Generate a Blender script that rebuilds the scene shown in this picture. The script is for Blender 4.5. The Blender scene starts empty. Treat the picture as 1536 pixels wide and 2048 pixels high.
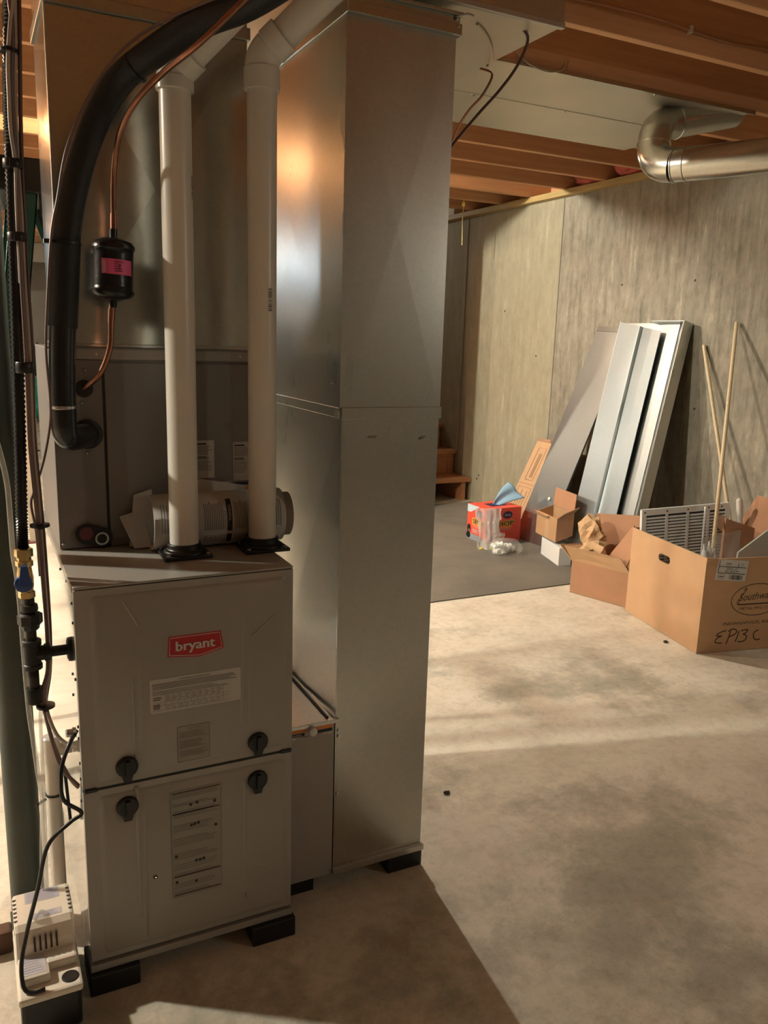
import bpy, bmesh, math, random
from mathutils import Vector, Matrix, noise
PI = math.pi
random.seed(7)
C = bpy.context.scene.collection
SC = bpy.context.scene

# ------------------------------------------------------------------ camera
cam = bpy.data.objects.new('camera', bpy.data.cameras.new('camera'))
C.objects.link(cam)
cr = Vector((0.8949231, -0.4451956, 0.0302238)); cu = Vector((0.0664169, 0.1998758, 0.9775676)); cf = Vector((0.4412498, 0.8728405, -0.208442))
cam.matrix_world = Matrix(((cr.x, cu.x, -cf.x, -0.148215), (cr.y, cu.y, -cf.y, -1.595368), (cr.z, cu.z, -cf.z, 1.384496), (0, 0, 0, 1)))
cam.data.sensor_fit = 'VERTICAL'; cam.data.sensor_height = 36.0; cam.data.lens = 36.0 * 1638.85 / 2048.0
cam.data.clip_start = 0.02
SC.camera = cam

# ------------------------------------------------------------------ light
w = bpy.data.worlds.new('world'); SC.world = w; w.use_nodes = True
w.node_tree.nodes['Background'].inputs[0].default_value = (1.0, 0.8, 0.6, 1)
w.node_tree.nodes['Background'].inputs[1].default_value = 0.012
def bulb(name, loc, watts, col, radius=0.04):
    l = bpy.data.lights.new(name, 'POINT'); l.energy = watts; l.color = col; l.shadow_soft_size = radius
    o = bpy.data.objects.new(name, l); o.location = loc; C.objects.link(o)
WARM = (0.97, 0.96, 0.82)
# stairs, left and rear: bare bulbs up between the joists, which cut their light off sideways
bulb('bulb_stairs', (1.24, 3.528, 2.525), 115, WARM, 0.03)        # hidden behind the plenum; lights the right wall and floor
bulb('bulb_left', (-2.2, 1.498, 2.57), 190, WARM, 0.06)          # to the left of the furnace
bulb('bulb_rear', (-1.0, 3.53, 2.60), 70, WARM, 0.03)            # rear left
bulb('fill_front', (3.4, -2.8, 1.9), 12, (1.0, 0.93, 0.78))      # added fill behind the camera, no lamp known there
bulb('fill_stairs', (3.25, 6.6, 2.5), 14, WARM)                 # added fill at the stair head, lifts the shaded wall
bulb('fill_far', (-0.7, 8.9, 2.45), 32, WARM)                     # added fill to brighten the back wall of the basement
bulb('bulb_cool', (-1.95, 6.9, 2.1), 11, (0.72, 0.86, 1.0), 0.10)
SC.view_settings.view_transform = 'Standard'
try: SC.view_settings.look = 'None'
except Exception: pass
SC.view_settings.exposure = 1.12; SC.view_settings.gamma = 1.0; SC.view_settings.use_curve_mapping = False

# ------------------------------------------------------------------ materials
def nt(name):
    m = bpy.data.materials.new(name); m.use_nodes = True
    return m, m.node_tree, m.node_tree.nodes['Principled BSDF']
def lk(t, a, b): t.links.new(a, b)
def coords(t, stretch, world=False):
    if world:
        g = t.nodes.new('ShaderNodeNewGeometry'); s = g.outputs['Position']
    else:
        g = t.nodes.new('ShaderNodeTexCoord'); s = g.outputs['Object']
    mp = t.nodes.new('ShaderNodeMapping'); mp.inputs['Scale'].default_value = stretch
    lk(t, s, mp.inputs['Vector']); return mp.outputs[0]
def noise_n(t, v, scale, detail=4, rough=0.55):
    n = t.nodes.new('ShaderNodeTexNoise'); n.inputs['Scale'].default_value = scale
    n.inputs['Detail'].default_value = detail; n.inputs['Roughness'].default_value = rough
    lk(t, v, n.inputs['Vector']); return n.outputs['Fac']
def ramp(t, f, stops):
    r = t.nodes.new('ShaderNodeValToRGB'); e = r.color_ramp.elements
    while len(e) < len(stops): e.new(0.5)
    for i, (p, c) in enumerate(stops):
        e[i].position = p; e[i].color = (*c, 1) if len(c) == 3 else c
    lk(t, f, r.inputs[0]); return r.outputs[0]
def mix(t, f, a, b, mode='MIX'):
    n = t.nodes.new('ShaderNodeMix'); n.data_type = 'RGBA'; n.blend_type = mode
    for s, v in ((n.inputs[0], f), (n.inputs[6], a), (n.inputs[7], b)):
        if isinstance(v, (int, float)): s.default_value = v
        elif isinstance(v, tuple): s.default_value = (*v, 1)
        else: lk(t, v, s)
    return n.outputs[2]
def bump(t, b, h, strength, dist=0.01):
    n = t.nodes.new('ShaderNodeBump'); n.inputs['Strength'].default_value = strength; n.inputs['Distance'].default_value = dist
    lk(t, h, n.inputs['Height']); lk(t, n.outputs[0], b.inputs['Normal'])
def M(name, c, rough=0.5, metal=0.0, c2=None, ns=6.0, st=(1, 1, 1), bm=0.0, bs=60.0, spec=None, world=False):
    m, t, b = nt(name)
    b.inputs['Base Color'].default_value = (*c, 1); b.inputs['Roughness'].default_value = rough; b.inputs['Metallic'].default_value = metal
    if spec is not None: b.inputs['Specular IOR Level'].default_value = spec
    if c2 or bm:
        v = coords(t, st, world)
        if c2: lk(t, ramp(t, noise_n(t, v, ns), [(0.35, c), (0.65, c2)]), b.inputs['Base Color'])
        if bm: bump(t, b, noise_n(t, v, bs, 3), bm, 0.003)
    return m
def galv(name, c=(0.50, 0.50, 0.465), rough=0.33, wav=0.05, spangle=150.0, st=(1, 1, 0.45)):
    m, t, b = nt(name); b.inputs['Metallic'].default_value = 1.0
    v = coords(t, (1, 1, 1))
    vo = t.nodes.new('ShaderNodeTexVoronoi'); vo.inputs['Scale'].default_value = spangle; lk(t, v, vo.inputs['Vector'])
    d = tuple(x * 0.96 for x in c); l = tuple(min(1, x * 1.03) for x in c)
    sep = t.nodes.new('ShaderNodeSeparateColor'); lk(t, vo.outputs['Color'], sep.inputs[0])
    lk(t, ramp(t, sep.outputs[0], [(0.0, d), (1.0, l)]), b.inputs['Base Color'])
    mr = t.nodes.new('ShaderNodeMapRange'); mr.inputs[3].default_value = rough - 0.05; mr.inputs[4].default_value = rough + 0.07
    lk(t, noise_n(t, coords(t, st), 5, 3), mr.inputs[0]); lk(t, mr.outputs[0], b.inputs['Roughness'])
    bump(t, b, noise_n(t, coords(t, st), 2.2, 1), wav, 0.05)
    return m
def wood(name, c, c2, st, rough=0.65, ns=5.0):
    m, t, b = nt(name); v = coords(t, st, True)
    f = noise_n(t, v, ns, 6, 0.65)
    lk(t, ramp(t, f, [(0.3, c), (0.7, c2)]), b.inputs['Base Color']); b.inputs['Roughness'].default_value = rough
    bump(t, b, f, 0.15, 0.004); return m

GALV = galv('galvanized_sheet', rough=0.28); GALV_D = galv('galvanized_sheet_smooth', (0.50, 0.50, 0.455), 0.2, 0.06)
GALV_B = galv('galvanized_bright', (0.62, 0.63, 0.60), 0.36, 0.04)
GALV_P = galv('galvanized_pipe', (0.62, 0.60, 0.54), 0.24, 0.06, 120)
PAN = M('duct_pan_sheet', (0.58, 0.54, 0.44), 0.42, 0.65, (0.52, 0.485, 0.40), 2.0)
FURN = M('taupe_enamel', (0.335, 0.315, 0.28), 0.34, 0, (0.32, 0.30, 0.267), 3.0, bm=0.05, bs=400)
FURN_S = M('taupe_enamel_gloss', (0.30, 0.27, 0.235), 0.22)
FURN_S.node_tree.nodes['Principled BSDF'].inputs['Coat Weight'].default_value = 1.0
FURN_S.node_tree.nodes['Principled BSDF'].inputs['Coat Roughness'].default_value = 0.06
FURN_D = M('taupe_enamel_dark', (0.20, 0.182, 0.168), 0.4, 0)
BLACK = M('black_plastic', (0.007, 0.007, 0.008), 0.4)
BLACKM = M('black_iron', (0.02, 0.019, 0.018), 0.45, 0.3, bm=0.2, bs=120)
RUB = M('black_foam_insulation', (0.009, 0.009, 0.011), 0.55, 0, bm=0.25, bs=90)
TAPE = M('black_vinyl_tape', (0.012, 0.012, 0.014), 0.28, 0, bm=0.3, bs=40)
PVC = M('pvc_white', (0.72, 0.68, 0.61), 0.3, 0, (0.69, 0.65, 0.58), 4.0)
COPPER = M('copper', (0.45, 0.21, 0.13), 0.33, 1.0, (0.27, 0.13, 0.085), 9.0)
BRASS = M('brass', (0.75, 0.55, 0.25), 0.25, 1.0)
STEEL = M('zinc_steel', (0.55, 0.55, 0.53), 0.3, 1.0)
WHITE = M('white_enamel', (0.72, 0.71, 0.68), 0.4)
PAPER = M('white_paper', (0.62, 0.60, 0.57), 0.7)
PAPER2 = M('ivory_paper', (0.50, 0.475, 0.44), 0.7)
INK = M('black_ink', (0.02, 0.02, 0.02), 0.6)
INKG = M('grey_ink', (0.16, 0.15, 0.14), 0.7)
BROWNINK = M('brown_print', (0.05, 0.028, 0.016), 0.7)
RED = M('emblem_red', (0.42, 0.015, 0.02), 0.35)
PINK = M('pink_label', (0.80, 0.13, 0.30), 0.5)
ORANGE = M('orange_label', (0.70, 0.22, 0.05), 0.5)
BLUEP = M('blue_plastic', (0.02, 0.06, 0.22), 0.35)
NAVY = M('navy_print', (0.025, 0.015, 0.07), 0.5)
YELLOW = M('yellow_plastic', (0.75, 0.58, 0.10), 0.4)
YELLP = M('yellow_print', (0.85, 0.65, 0.10), 0.5)
PUMPW = M('pump_cream', (0.74, 0.67, 0.57), 0.4)
GREENP = M('green_post_paint', (0.055, 0.066, 0.052), 0.5, 0, (0.042, 0.05, 0.04), 5)
LADG = M('ladder_green', (0.012, 0.085, 0.066), 0.4)
TEAL = M('teal_bag', (0.02, 0.34, 0.27), 0.35, bm=0.5, bs=14)
LEAFD = M('dark_green_cloth', (0.012, 0.05, 0.022), 0.8)
JOIST = wood('joist_wood', (0.64, 0.345, 0.165), (0.50, 0.25, 0.115), (0.5, 6, 9), 0.6, 4)
SUBF = wood('subfloor_wood', (0.44, 0.29, 0.185), (0.36, 0.225, 0.135), (2, 2, 2), 0.8, 9)
SILL = wood('sill_wood', (0.52, 0.36, 0.14), (0.36, 0.25, 0.10), (9, 0.6, 9), 0.6, 4)
STAIRW = wood('stair_wood', (0.50, 0.24, 0.11), (0.36, 0.155, 0.065), (0.8, 8, 8), 0.55, 4)
POSTW = wood('post_wood', (0.40, 0.33, 0.25), (0.30, 0.25, 0.19), (7, 7, 0.7), 0.7, 4)
DOWEL = wood('dowel_wood', (0.72, 0.56, 0.35), (0.60, 0.46, 0.28), (20, 20, 0.8), 0.5, 5)
CARD = M('cardboard', (0.56, 0.345, 0.19), 0.75, 0, (0.53, 0.325, 0.178), 9.0, bm=0.04, bs=300)
CARD2 = M('cardboard_brown', (0.43, 0.225, 0.125), 0.75, 0, (0.40, 0.21, 0.115), 9.0)
CARD3 = M('cardboard_tan', (0.45, 0.27, 0.14), 0.75, 0, (0.42, 0.25, 0.13), 9.0)
KRAFT = M('kraft_paper', (0.60, 0.38, 0.21), 0.7, 0, (0.54, 0.34, 0.18), 14.0)
SHOPR = M('red_print_card', (0.78, 0.085, 0.045), 0.45)
SHOPB = M('pale_blue_print', (0.55, 0.66, 0.75), 0.5)
SHOPG = M('grey_print', (0.28, 0.30, 0.32), 0.5)
CLOTHB = M('blue_towel', (0.30, 0.50, 0.68), 0.85)
FOAMG = M('pale_grey_sheet', (0.56, 0.60, 0.58), 0.7)
BRICKM = M('brick_brown', (0.16, 0.085, 0.05), 0.85, 0, (0.10, 0.055, 0.035), 20, bm=0.5, bs=40)
RUSTY = M('rusty_red', (0.13, 0.03, 0.035), 0.7)
INSUL = M('pink_insulation', (0.62, 0.16, 0.12), 0.95, 0, (0.50, 0.10, 0.08), 20, bm=0.8, bs=30)
CABBR = M('brown_cable', (0.17, 0.10, 0.085), 0.45)
CABPL = M('pale_cable', (0.42, 0.36, 0.31), 0.45)
CABDK = M('dark_red_cable', (0.11, 0.045, 0.035), 0.45)
DRYW = M('white_drywall', (0.72, 0.68, 0.58), 0.8)
LED = bpy.data.materials.new('indicator_light'); LED.use_nodes = True
LED.node_tree.nodes['Principled BSDF'].inputs['Emission Color'].default_value = (1, 0.65, 0.12, 1)
LED.node_tree.nodes['Principled BSDF'].inputs['Emission Strength'].default_value = 0.9
def film(name, c, fac, rough=0.15):
    m, t, b = nt(name); b.inputs['Base Color'].default_value = (*c, 1); b.inputs['Roughness'].default_value = rough
    tr = t.nodes.new('ShaderNodeBsdfTransparent'); mx = t.nodes.new('ShaderNodeMixShader'); mx.inputs[0].default_value = fac
    out = [n for n in t.nodes if n.type == 'OUTPUT_MATERIAL'][0]
    lk(t, tr.outputs[0], mx.inputs[1]); lk(t, b.outputs[0], mx.inputs[2]); lk(t, mx.outputs[0], out.inputs[0])
    return m
FILM = film('clear_plastic_film', (0.75, 0.73, 0.70), 0.38, 0.1)
FILM2 = film('clear_bag_film', (0.8, 0.78, 0.75), 0.16, 0.1)
TUBE = film('clear_vinyl_tube', (0.75, 0.72, 0.66), 0.38, 0.12)

def floor_mat():
    m, t, b = nt('concrete_floor'); v = coords(t, (1, 1, 1), True)
    mid = noise_n(t, v, 3.0, 8, 0.68); fine = noise_n(t, v, 26, 8, 0.78); spk = noise_n(t, v, 140, 3, 0.6)
    c = ramp(t, mid, [(0.32, (0.56, 0.505, 0.41)), (0.5, (0.69, 0.635, 0.53)), (0.7, (0.76, 0.705, 0.605))])
    # greenish grey damp stains: broad patches broken up by finer noise
    patch = noise_n(t, coords(t, (0.9, 1.5, 1), True), 1.15, 3, 0.5)
    brk = noise_n(t, v, 7.0, 9, 0.74)
    ad = t.nodes.new('ShaderNodeMath'); ad.operation = 'MULTIPLY_ADD'; ad.inputs[1].default_value = 0.55
    lk(t, brk, ad.inputs[0]); lk(t, patch, ad.inputs[2])
    mask = ramp(t, ad.outputs[0], [(0.78, (0, 0, 0)), (0.90, (0.75, 0.75, 0.75)), (1.0, (1, 1, 1))])
    c = mix(t, mask, c, (0.37, 0.35, 0.28))
    rust = ramp(t, noise_n(t, v, 2.1, 5, 0.6), [(0.66, (0, 0, 0)), (0.74, (0.5, 0.5, 0.5))])
    c = mix(t, rust, c, (0.40, 0.25, 0.14))
    c = mix(t, 0.55, c, ramp(t, fine, [(0.33, (0.62, 0.61, 0.58)), (0.5, (0.95, 0.95, 0.95)), (0.66, (1.1, 1.1, 1.1))]), 'MULTIPLY')
    c = mix(t, 0.5, c, ramp(t, spk, [(0.28, (0.55, 0.54, 0.5)), (0.42, (1, 1, 1))]), 'MULTIPLY')
    lk(t, c, b.inputs['Base Color']); b.inputs['Roughness'].default_value = 0.62
    bump(t, b, fine, 0.2, 0.004); return m
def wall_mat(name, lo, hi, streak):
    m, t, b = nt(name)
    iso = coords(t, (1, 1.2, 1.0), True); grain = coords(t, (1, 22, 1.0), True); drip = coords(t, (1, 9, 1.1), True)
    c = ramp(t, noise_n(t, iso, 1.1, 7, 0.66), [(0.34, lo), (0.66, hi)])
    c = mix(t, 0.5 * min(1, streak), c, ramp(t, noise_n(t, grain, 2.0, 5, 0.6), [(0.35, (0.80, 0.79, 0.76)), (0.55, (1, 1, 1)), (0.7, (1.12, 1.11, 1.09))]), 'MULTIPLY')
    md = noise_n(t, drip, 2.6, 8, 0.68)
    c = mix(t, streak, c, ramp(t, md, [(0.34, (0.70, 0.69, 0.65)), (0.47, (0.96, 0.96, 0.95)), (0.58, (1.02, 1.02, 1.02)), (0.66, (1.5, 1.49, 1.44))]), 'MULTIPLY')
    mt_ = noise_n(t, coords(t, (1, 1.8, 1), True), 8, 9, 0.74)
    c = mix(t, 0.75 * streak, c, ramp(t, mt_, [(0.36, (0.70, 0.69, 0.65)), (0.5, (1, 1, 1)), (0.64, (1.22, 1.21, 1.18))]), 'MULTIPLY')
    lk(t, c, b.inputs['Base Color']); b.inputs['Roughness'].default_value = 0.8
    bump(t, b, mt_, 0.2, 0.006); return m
FLOOR = floor_mat()
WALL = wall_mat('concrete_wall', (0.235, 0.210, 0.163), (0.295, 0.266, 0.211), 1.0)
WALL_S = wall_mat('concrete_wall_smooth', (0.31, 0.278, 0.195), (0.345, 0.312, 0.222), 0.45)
WALL_F = M('concrete_far', (0.45, 0.42, 0.36), 0.8, 0, (0.38, 0.35, 0.30), 2.0, world=True)
MATM = M('grey_mat', (0.165, 0.148, 0.118), 0.92, 0, (0.125, 0.113, 0.092), 3.0, bm=0.5, bs=160, world=True)

# ------------------------------------------------------------------ builders
def wloc(o):
    v = Vector((0, 0, 0))
    while o is not None: v += o.location; o = o.parent
    return v
def tag(o, label, cat, group=None):
    o['label'] = label; o['category'] = cat
    if group: o['group'] = group
    return o
def thing(name, label, cat, loc=(0, 0, 0), group=None):
    o = bpy.data.objects.new(name, None); C.objects.link(o); o.location = loc; o.empty_display_size = 0.05
    return tag(o, label, cat, group)
def link(name, me, parent=None):
    o = bpy.data.objects.new(name, me); C.objects.link(o)
    if parent is not None: o.parent = parent
    return o
def smooth_path(pts, sub=6):
    P = [Vector(p) for p in pts]; out = []
    if len(P) < 3: return P
    for i in range(len(P) - 1):
        a = P[max(i - 1, 0)]; b = P[i]; c = P[i + 1]; d = P[min(i + 2, len(P) - 1)]
        for k in range(sub):
            t = k / sub
            out.append(0.5 * ((2 * b) + (c - a) * t + (2 * a - 5 * b + 4 * c - d) * t * t + (3 * b - a - 3 * c + d) * t ** 3))
    out.append(P[-1]); return out
class MB:
    def __init__(s): s.v = []; s.f = []; s.m = []; s.cm = 0
    def add(s, vs, fs, m=None):
        o = len(s.v); s.v += [Vector(p) for p in vs]
        for f in fs: s.f.append([o + i for i in f]); s.m.append(s.cm if m is None else m)
        return s
    def box(s, a, b, m=None):
        x0, y0, z0 = a; x1, y1, z1 = b
        return s.obox((x0, y0, z0), (x1 - x0, 0, 0), (0, y1 - y0, 0), (0, 0, z1 - z0), m)
    def obox(s, o, ex, ey, ez, m=None):
        o = Vector(o); ex = Vector(ex); ey = Vector(ey); ez = Vector(ez)
        vs = [o, o + ex, o + ex + ey, o + ey, o + ez, o + ex + ez, o + ex + ey + ez, o + ey + ez]
        fs = [(0, 3, 2, 1), (4, 5, 6, 7), (0, 1, 5, 4), (1, 2, 6, 5), (2, 3, 7, 6), (3, 0, 4, 7)]
        if ex.cross(ey).dot(ez) < 0: fs = [f[::-1] for f in fs]
        return s.add(vs, fs, m)
    def sheet(s, pts, th, m=None):           # planar polygon with a thickness along its normal
        P = [Vector(p) for p in pts]; n = Vector((0, 0, 0))
        for i in range(len(P)): n += P[i].cross(P[(i + 1) % len(P)])
        n = (n.normalized() if n.length else Vector((0, 0, 1))) * th
        k = len(P)
        fs = [list(range(k)), list(range(2 * k - 1, k - 1, -1))] + [(i, i + k, (i + 1) % k + k, (i + 1) % k) for i in range(k)]
        return s.add(P + [p - n for p in P], fs, m)
    def tube(s, pts, r, n=12, caps=True, m=None):
        P = [Vector(p) for p in pts]; k = len(P); R = r if isinstance(r, (list, tuple)) else [r] * k
        t0 = (P[1] - P[0]).normalized(); up = Vector((0, 0, 1)) if abs(t0.z) < 0.9 else Vector((1, 0, 0))
        nn = t0.cross(up).normalized(); vs = []; 
        for i in range(k):
            t = (P[min(i + 1, k - 1)] - P[max(i - 1, 0)])
            t = t.normalized() if t.length else t0
            nn = (nn - t * nn.dot(t)); nn = nn.normalized() if nn.length > 1e-6 else t.orthogonal().normalized()
            bb = t.cross(nn)
            for j in range(n):
                a = 2 * PI * j / n; vs.append(P[i] + (nn * math.cos(a) + bb * math.sin(a)) * R[i])
        fs = [(i * n + j, i * n + (j + 1) % n, (i + 1) * n + (j + 1) % n, (i + 1) * n + j) for i in range(k - 1) for j in range(n)]
        if caps: fs += [list(range(n))[::-1], [(k - 1) * n + j for j in range(n)]]
        return s.add(vs, fs, m)
    def lathe(s, base, axis, prof, n=20, m=None):   # prof: (distance along axis, radius)
        b = Vector(base); a = Vector(axis).normalized()
        pts = [b + a * d for d, _ in prof]
        u = a.orthogonal().normalized(); w_ = a.cross(u); vs = []
        for (d, r), p in zip(prof, pts):
            for j in range(n):
                g = 2 * PI * j / n; vs.append(p + (u * math.cos(g) + w_ * math.sin(g)) * r)
        k = len(prof)
        fs = [(i * n + j, i * n + (j + 1) % n, (i + 1) * n + (j + 1) % n, (i + 1) * n + j) for i in range(k - 1) for j in range(n)]
        fs += [list(range(n))[::-1], [(k - 1) * n + j for j in range(n)]]
        return s.add(vs, fs, m)
    def blob(s, c, r, seed=0, amp=0.25, freq=2.0, sub=3, flat=None, m=None):
        bm = bmesh.new(); bmesh.ops.create_icosphere(bm, subdivisions=sub, radius=1.0); vs = []; fs = []
        for v in bm.verts:
            d = v.co.copy(); k = 1 + amp * noise.noise(d * freq + Vector((seed * 7.3, seed * 3.1, seed)))+ amp * 0.5 * noise.noise(d * freq * 2.7 + Vector((seed, 5, 9)))
            p = Vector((c[0] + d.x * r[0] * k, c[1] + d.y * r[1] * k, c[2] + d.z * r[2] * k))
            if flat is not None and p.z < flat: p.z = flat
            vs.append(p)
        fs = [[v.index for v in f.verts] for f in bm.faces]; bm.free()
        return s.add(vs, fs, m)
    def grid(s, fn, nu, nv, m=None):
        vs = [fn(i / nu, j / nv) for j in range(nv + 1) for i in range(nu + 1)]
        fs = [(j * (nu + 1) + i, j * (nu + 1) + i + 1, (j + 1) * (nu + 1) + i + 1, (j + 1) * (nu + 1) + i) for j in range(nv) for i in range(nu)]
        return s.add(vs, fs, m)
    def build(s, name, mats, parent=None, smooth=None, bevel=0.0, solid=0.0, subd=0):
        if not isinstance(mats, (list, tuple)): mats = [mats]
        off = wloc(parent)
        if parent is None:
            xs = [v.x for v in s.v]; ys = [v.y for v in s.v]; zs = [v.z for v in s.v]
            off = Vector(((min(xs) + max(xs)) / 2, (min(ys) + max(ys)) / 2, min(zs)))
        me = bpy.data.meshes.new(name); me.from_pydata([v - off for v in s.v], [], s.f)
        for m in mats: me.materials.append(m)
        me.polygons.foreach_set('material_index', s.m)
        if smooth is not None:
            me.polygons.foreach_set('use_smooth', [True] * len(me.polygons))
            if smooth < 3.1: me.set_sharp_from_angle(angle=smooth)
        me.update(); o = link(name, me, parent)
        if parent is None: o.location = off
        if solid:
            md = o.modifiers.new('thickness', 'SOLIDIFY'); md.thickness = solid; md.offset = 0
        if bevel:
            md = o.modifiers.new('bevel', 'BEVEL'); md.width = bevel; md.segments = 2; md.limit_method = 'ANGLE'; md.angle_limit = math.radians(40)
        if subd:
            md = o.modifiers.new('subdivision', 'SUBSURF'); md.levels = subd; md.render_levels = subd
        return o
def struct(o): o['kind'] = 'structure'; return o
SM = math.radians(38)

_tc = {}
def text_shape(s, shear=0.0):
    k = (s, shear)
    if k not in _tc:
        cu_ = bpy.data.curves.new('text', 'FONT'); cu_.body = s; cu_.size = 1.0; cu_.resolution_u = 2; cu_.shear = shear
        o = bpy.data.objects.new('text', cu_); C.objects.link(o)
        dg = bpy.context.evaluated_depsgraph_get(); me = bpy.data.meshes.new_from_object(o.evaluated_get(dg))
        vs = [(v.co.x, v.co.y) for v in me.vertices]; fs = [list(p.vertices) for p in me.polygons]
        bpy.data.objects.remove(o); bpy.data.curves.remove(cu_); bpy.data.meshes.remove(me)
        x0 = min(v[0] for v in vs); x1 = max(v[0] for v in vs)
        cap = 0.72
        _tc[k] = ([((x - x0) / cap, y / cap) for x, y in vs], fs, (x1 - x0) / cap)
    return _tc[k]
def plane_map(o, ex, ey, n=None):
    o = Vector(o); ex = Vector(ex).normalized(); ey = Vector(ey).normalized(); n = ex.cross(ey).normalized()
    return lambda x, y, h: o + ex * x + ey * y + n * h
def decal(name, parent, fm, els, step=0.0004, seg=0.02):
    """Flat print on a surface. els: (layer, material, kind, ...); x, y in metres on the surface."""
    b = MB(); mats = []
    def mi(m):
        if m not in mats: mats.append(m)
        return mats.index(m)
    for e in els:
        h = step * (1 + e[0]); k = e[2]; m = mi(e[1])
        if k == 'r':
            x0, y0, x1, y1 = e[3:7]; nx = max(1, int(abs(x1 - x0) / seg)); ny = max(1, int(abs(y1 - y0) / seg))
            b.grid(lambda u, v: fm(x0 + (x1 - x0) * u, y0 + (y1 - y0) * v, h), nx, ny, m)
        elif k == 'p':
            b.add([fm(x, y, h) for x, y in e[3]], [list(range(len(e[3])))], m)
        elif k == 's':
            P = [Vector((x, y)) for x, y in e[3]]; wd = e[4] / 2; vs = []
            for i, p in enumerate(P):
                t = (P[min(i + 1, len(P) - 1)] - P[max(i - 1, 0)]).normalized(); q = Vector((-t.y, t.x)) * wd
                vs += [fm(p.x + q.x, p.y + q.y, h), fm(p.x - q.x, p.y - q.y, h)]
            b.add(vs, [(2 * i, 2 * i + 1, 2 * i + 3, 2 * i + 2) for i in range(len(P) - 1)], m)
        elif k == 'o':
            cx, cy, rx, ry, wd = e[3:8]; N = 40
            if wd == 0: b.add([fm(cx + rx * math.cos(2 * PI * i / N), cy + ry * math.sin(2 * PI * i / N), h) for i in range(N)], [list(range(N))], m)
            else:
                vs = []
                for i in range(N):
                    a = 2 * PI * i / N
                    vs += [fm(cx + rx * math.cos(a), cy + ry * math.sin(a), h), fm(cx + (rx - wd) * math.cos(a), cy + (ry - wd) * math.sin(a), h)]
                b.add(vs, [(2 * i, (2 * i + 2) % (2 * N), (2 * i + 3) % (2 * N), 2 * i + 1) for i in range(N)], m)
        elif k == 't':                         # text, x, y, cap height, width (None = natural), rotation, shear
            s, x, y, ht, wd, rot = e[3:9]; sh = e[9] if len(e) > 9 else 0.0
            vs, fs, nw = text_shape(s, sh); sx = ht if wd is None else wd / nw
            ca, sa = math.cos(rot), math.sin(rot)
            b.add([fm(x + vx * sx * ca - vy * ht * sa, y + vx * sx * sa + vy * ht * ca, h) for vx, vy in vs], fs, m)
    return b.build(name, mats, parent)
def lines(layer, mat, x0, y0, x1, y1, n, th, rnd=0.25, vert=False):
    out = []
    for i in range(n):
        f = (i + 0.5) / n; k = 1 - rnd * random.random()
        if vert: x = x0 + (x1 - x0) * f; out.append((layer, mat, 'r', x - th / 2, y0, x + th / 2, y0 + (y1 - y0) * k))
        else: y = y1 + (y0 - y1) * f; out.append((layer, mat, 'r', x0, y - th / 2, x0 + (x1 - x0) * k, y + th / 2))
    return out
def barcode(layer, mat, x0, y0, x1, y1, n=18):
    out = []; d = (x1 - x0) / n
    for i in range(n): out.append((layer, mat, 'r', x0 + i * d, y0, x0 + i * d + d * random.choice((0.3, 0.5, 0.7)), y1))
    return out
def round_rect(x0, y0, x1, y1, r, n=5):
    P = []
    for cx, cy, a0 in ((x1 - r, y1 - r, 0), (x0 + r, y1 - r, 90), (x0 + r, y0 + r, 180), (x1 - r, y0 + r, 270)):
        for i in range(n + 1):
            a = math.radians(a0 + 90 * i / n); P.append((cx + r * math.cos(a), cy + r * math.sin(a)))
    return P

# ================================================================== the room
WX = 3.74; YB = 12.0; XL = -4.6; YF = -4.6; ZJ = 2.44
struct(MB().box((XL, YF, -0.12), (WX + 0.2, YB + 0.2, 0)).build('floor', FLOOR))
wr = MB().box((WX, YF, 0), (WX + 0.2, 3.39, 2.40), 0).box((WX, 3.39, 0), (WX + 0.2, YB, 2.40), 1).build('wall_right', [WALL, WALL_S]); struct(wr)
for y in (-1.9, 0.25, 3.385, 4.66, 5.9):                                  # fins left by the joints of the form boards
    MB().box((WX - 0.004, y - 0.004, 0.0), (WX, y + 0.004, 2.40)).build('form_seam', M('form_seam', (0.23, 0.205, 0.165), 0.85), wr)
b = MB()
for y, z in ((2.10, 1.77), (2.13, 1.42), (2.72, 1.77), (4.33, 0.205), (4.3, 0.24), (1.25, 1.75), (4.05, 1.62), (3.6, 1.28), (2.0, 1.02), (1.3, 0.95)):
    b.lathe((WX - 0.0015, y, z), (1, 0, 0), [(0, 0.008), (0.003, 0.008)], 8)
b.build('tie_hole', M('tie_hole_dark', (0.06, 0.05, 0.04), 0.9), wr)['kind'] = 'stuff'
MB().box((WX - 0.06, YF, 2.40), (WX + 0.2, YB, ZJ)).build('sill_plate', SILL, wr, bevel=0.002)
struct(MB().box((XL, YB, 0), (WX + 0.2, YB + 0.2, 2.40)).build('wall_back', WALL_F))
struct(MB().box((XL - 0.2, YF, 0), (XL, YB, 2.40)).build('wall_left', WALL_F))
struct(MB().box((XL - 0.2, YF - 0.2, 0), (WX + 0.2, YF, 2.40)).build('wall_front', WALL_F))
ce = MB().box((XL - 0.2, YF - 0.2, 2.678), (WX + 0.2, YB + 0.2, 2.70)).build('ceiling', SUBF); struct(ce)
def joist_mesh(x0, x1):
    o = MB().box((x0, 0, ZJ + 0.001), (x1, 0.038, 2.678)).build('joist', JOIST, ce, bevel=0.003); return o
jl = joist_mesh(XL - 0.2, WX + 0.19); js = joist_mesh(XL - 0.2, 2.76)
for k in range(-13, 28):
    y = 0.87 + 0.406 * k; src = js if y > 4.7 and y < 8.0 else jl
    if k == 0: jl.location.y += y; continue
    if k == 10: js.location.y += y; continue
    c = src.copy(); C.objects.link(c); c.parent = ce; c.location = src.location.copy()
    c.location.y = y
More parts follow.
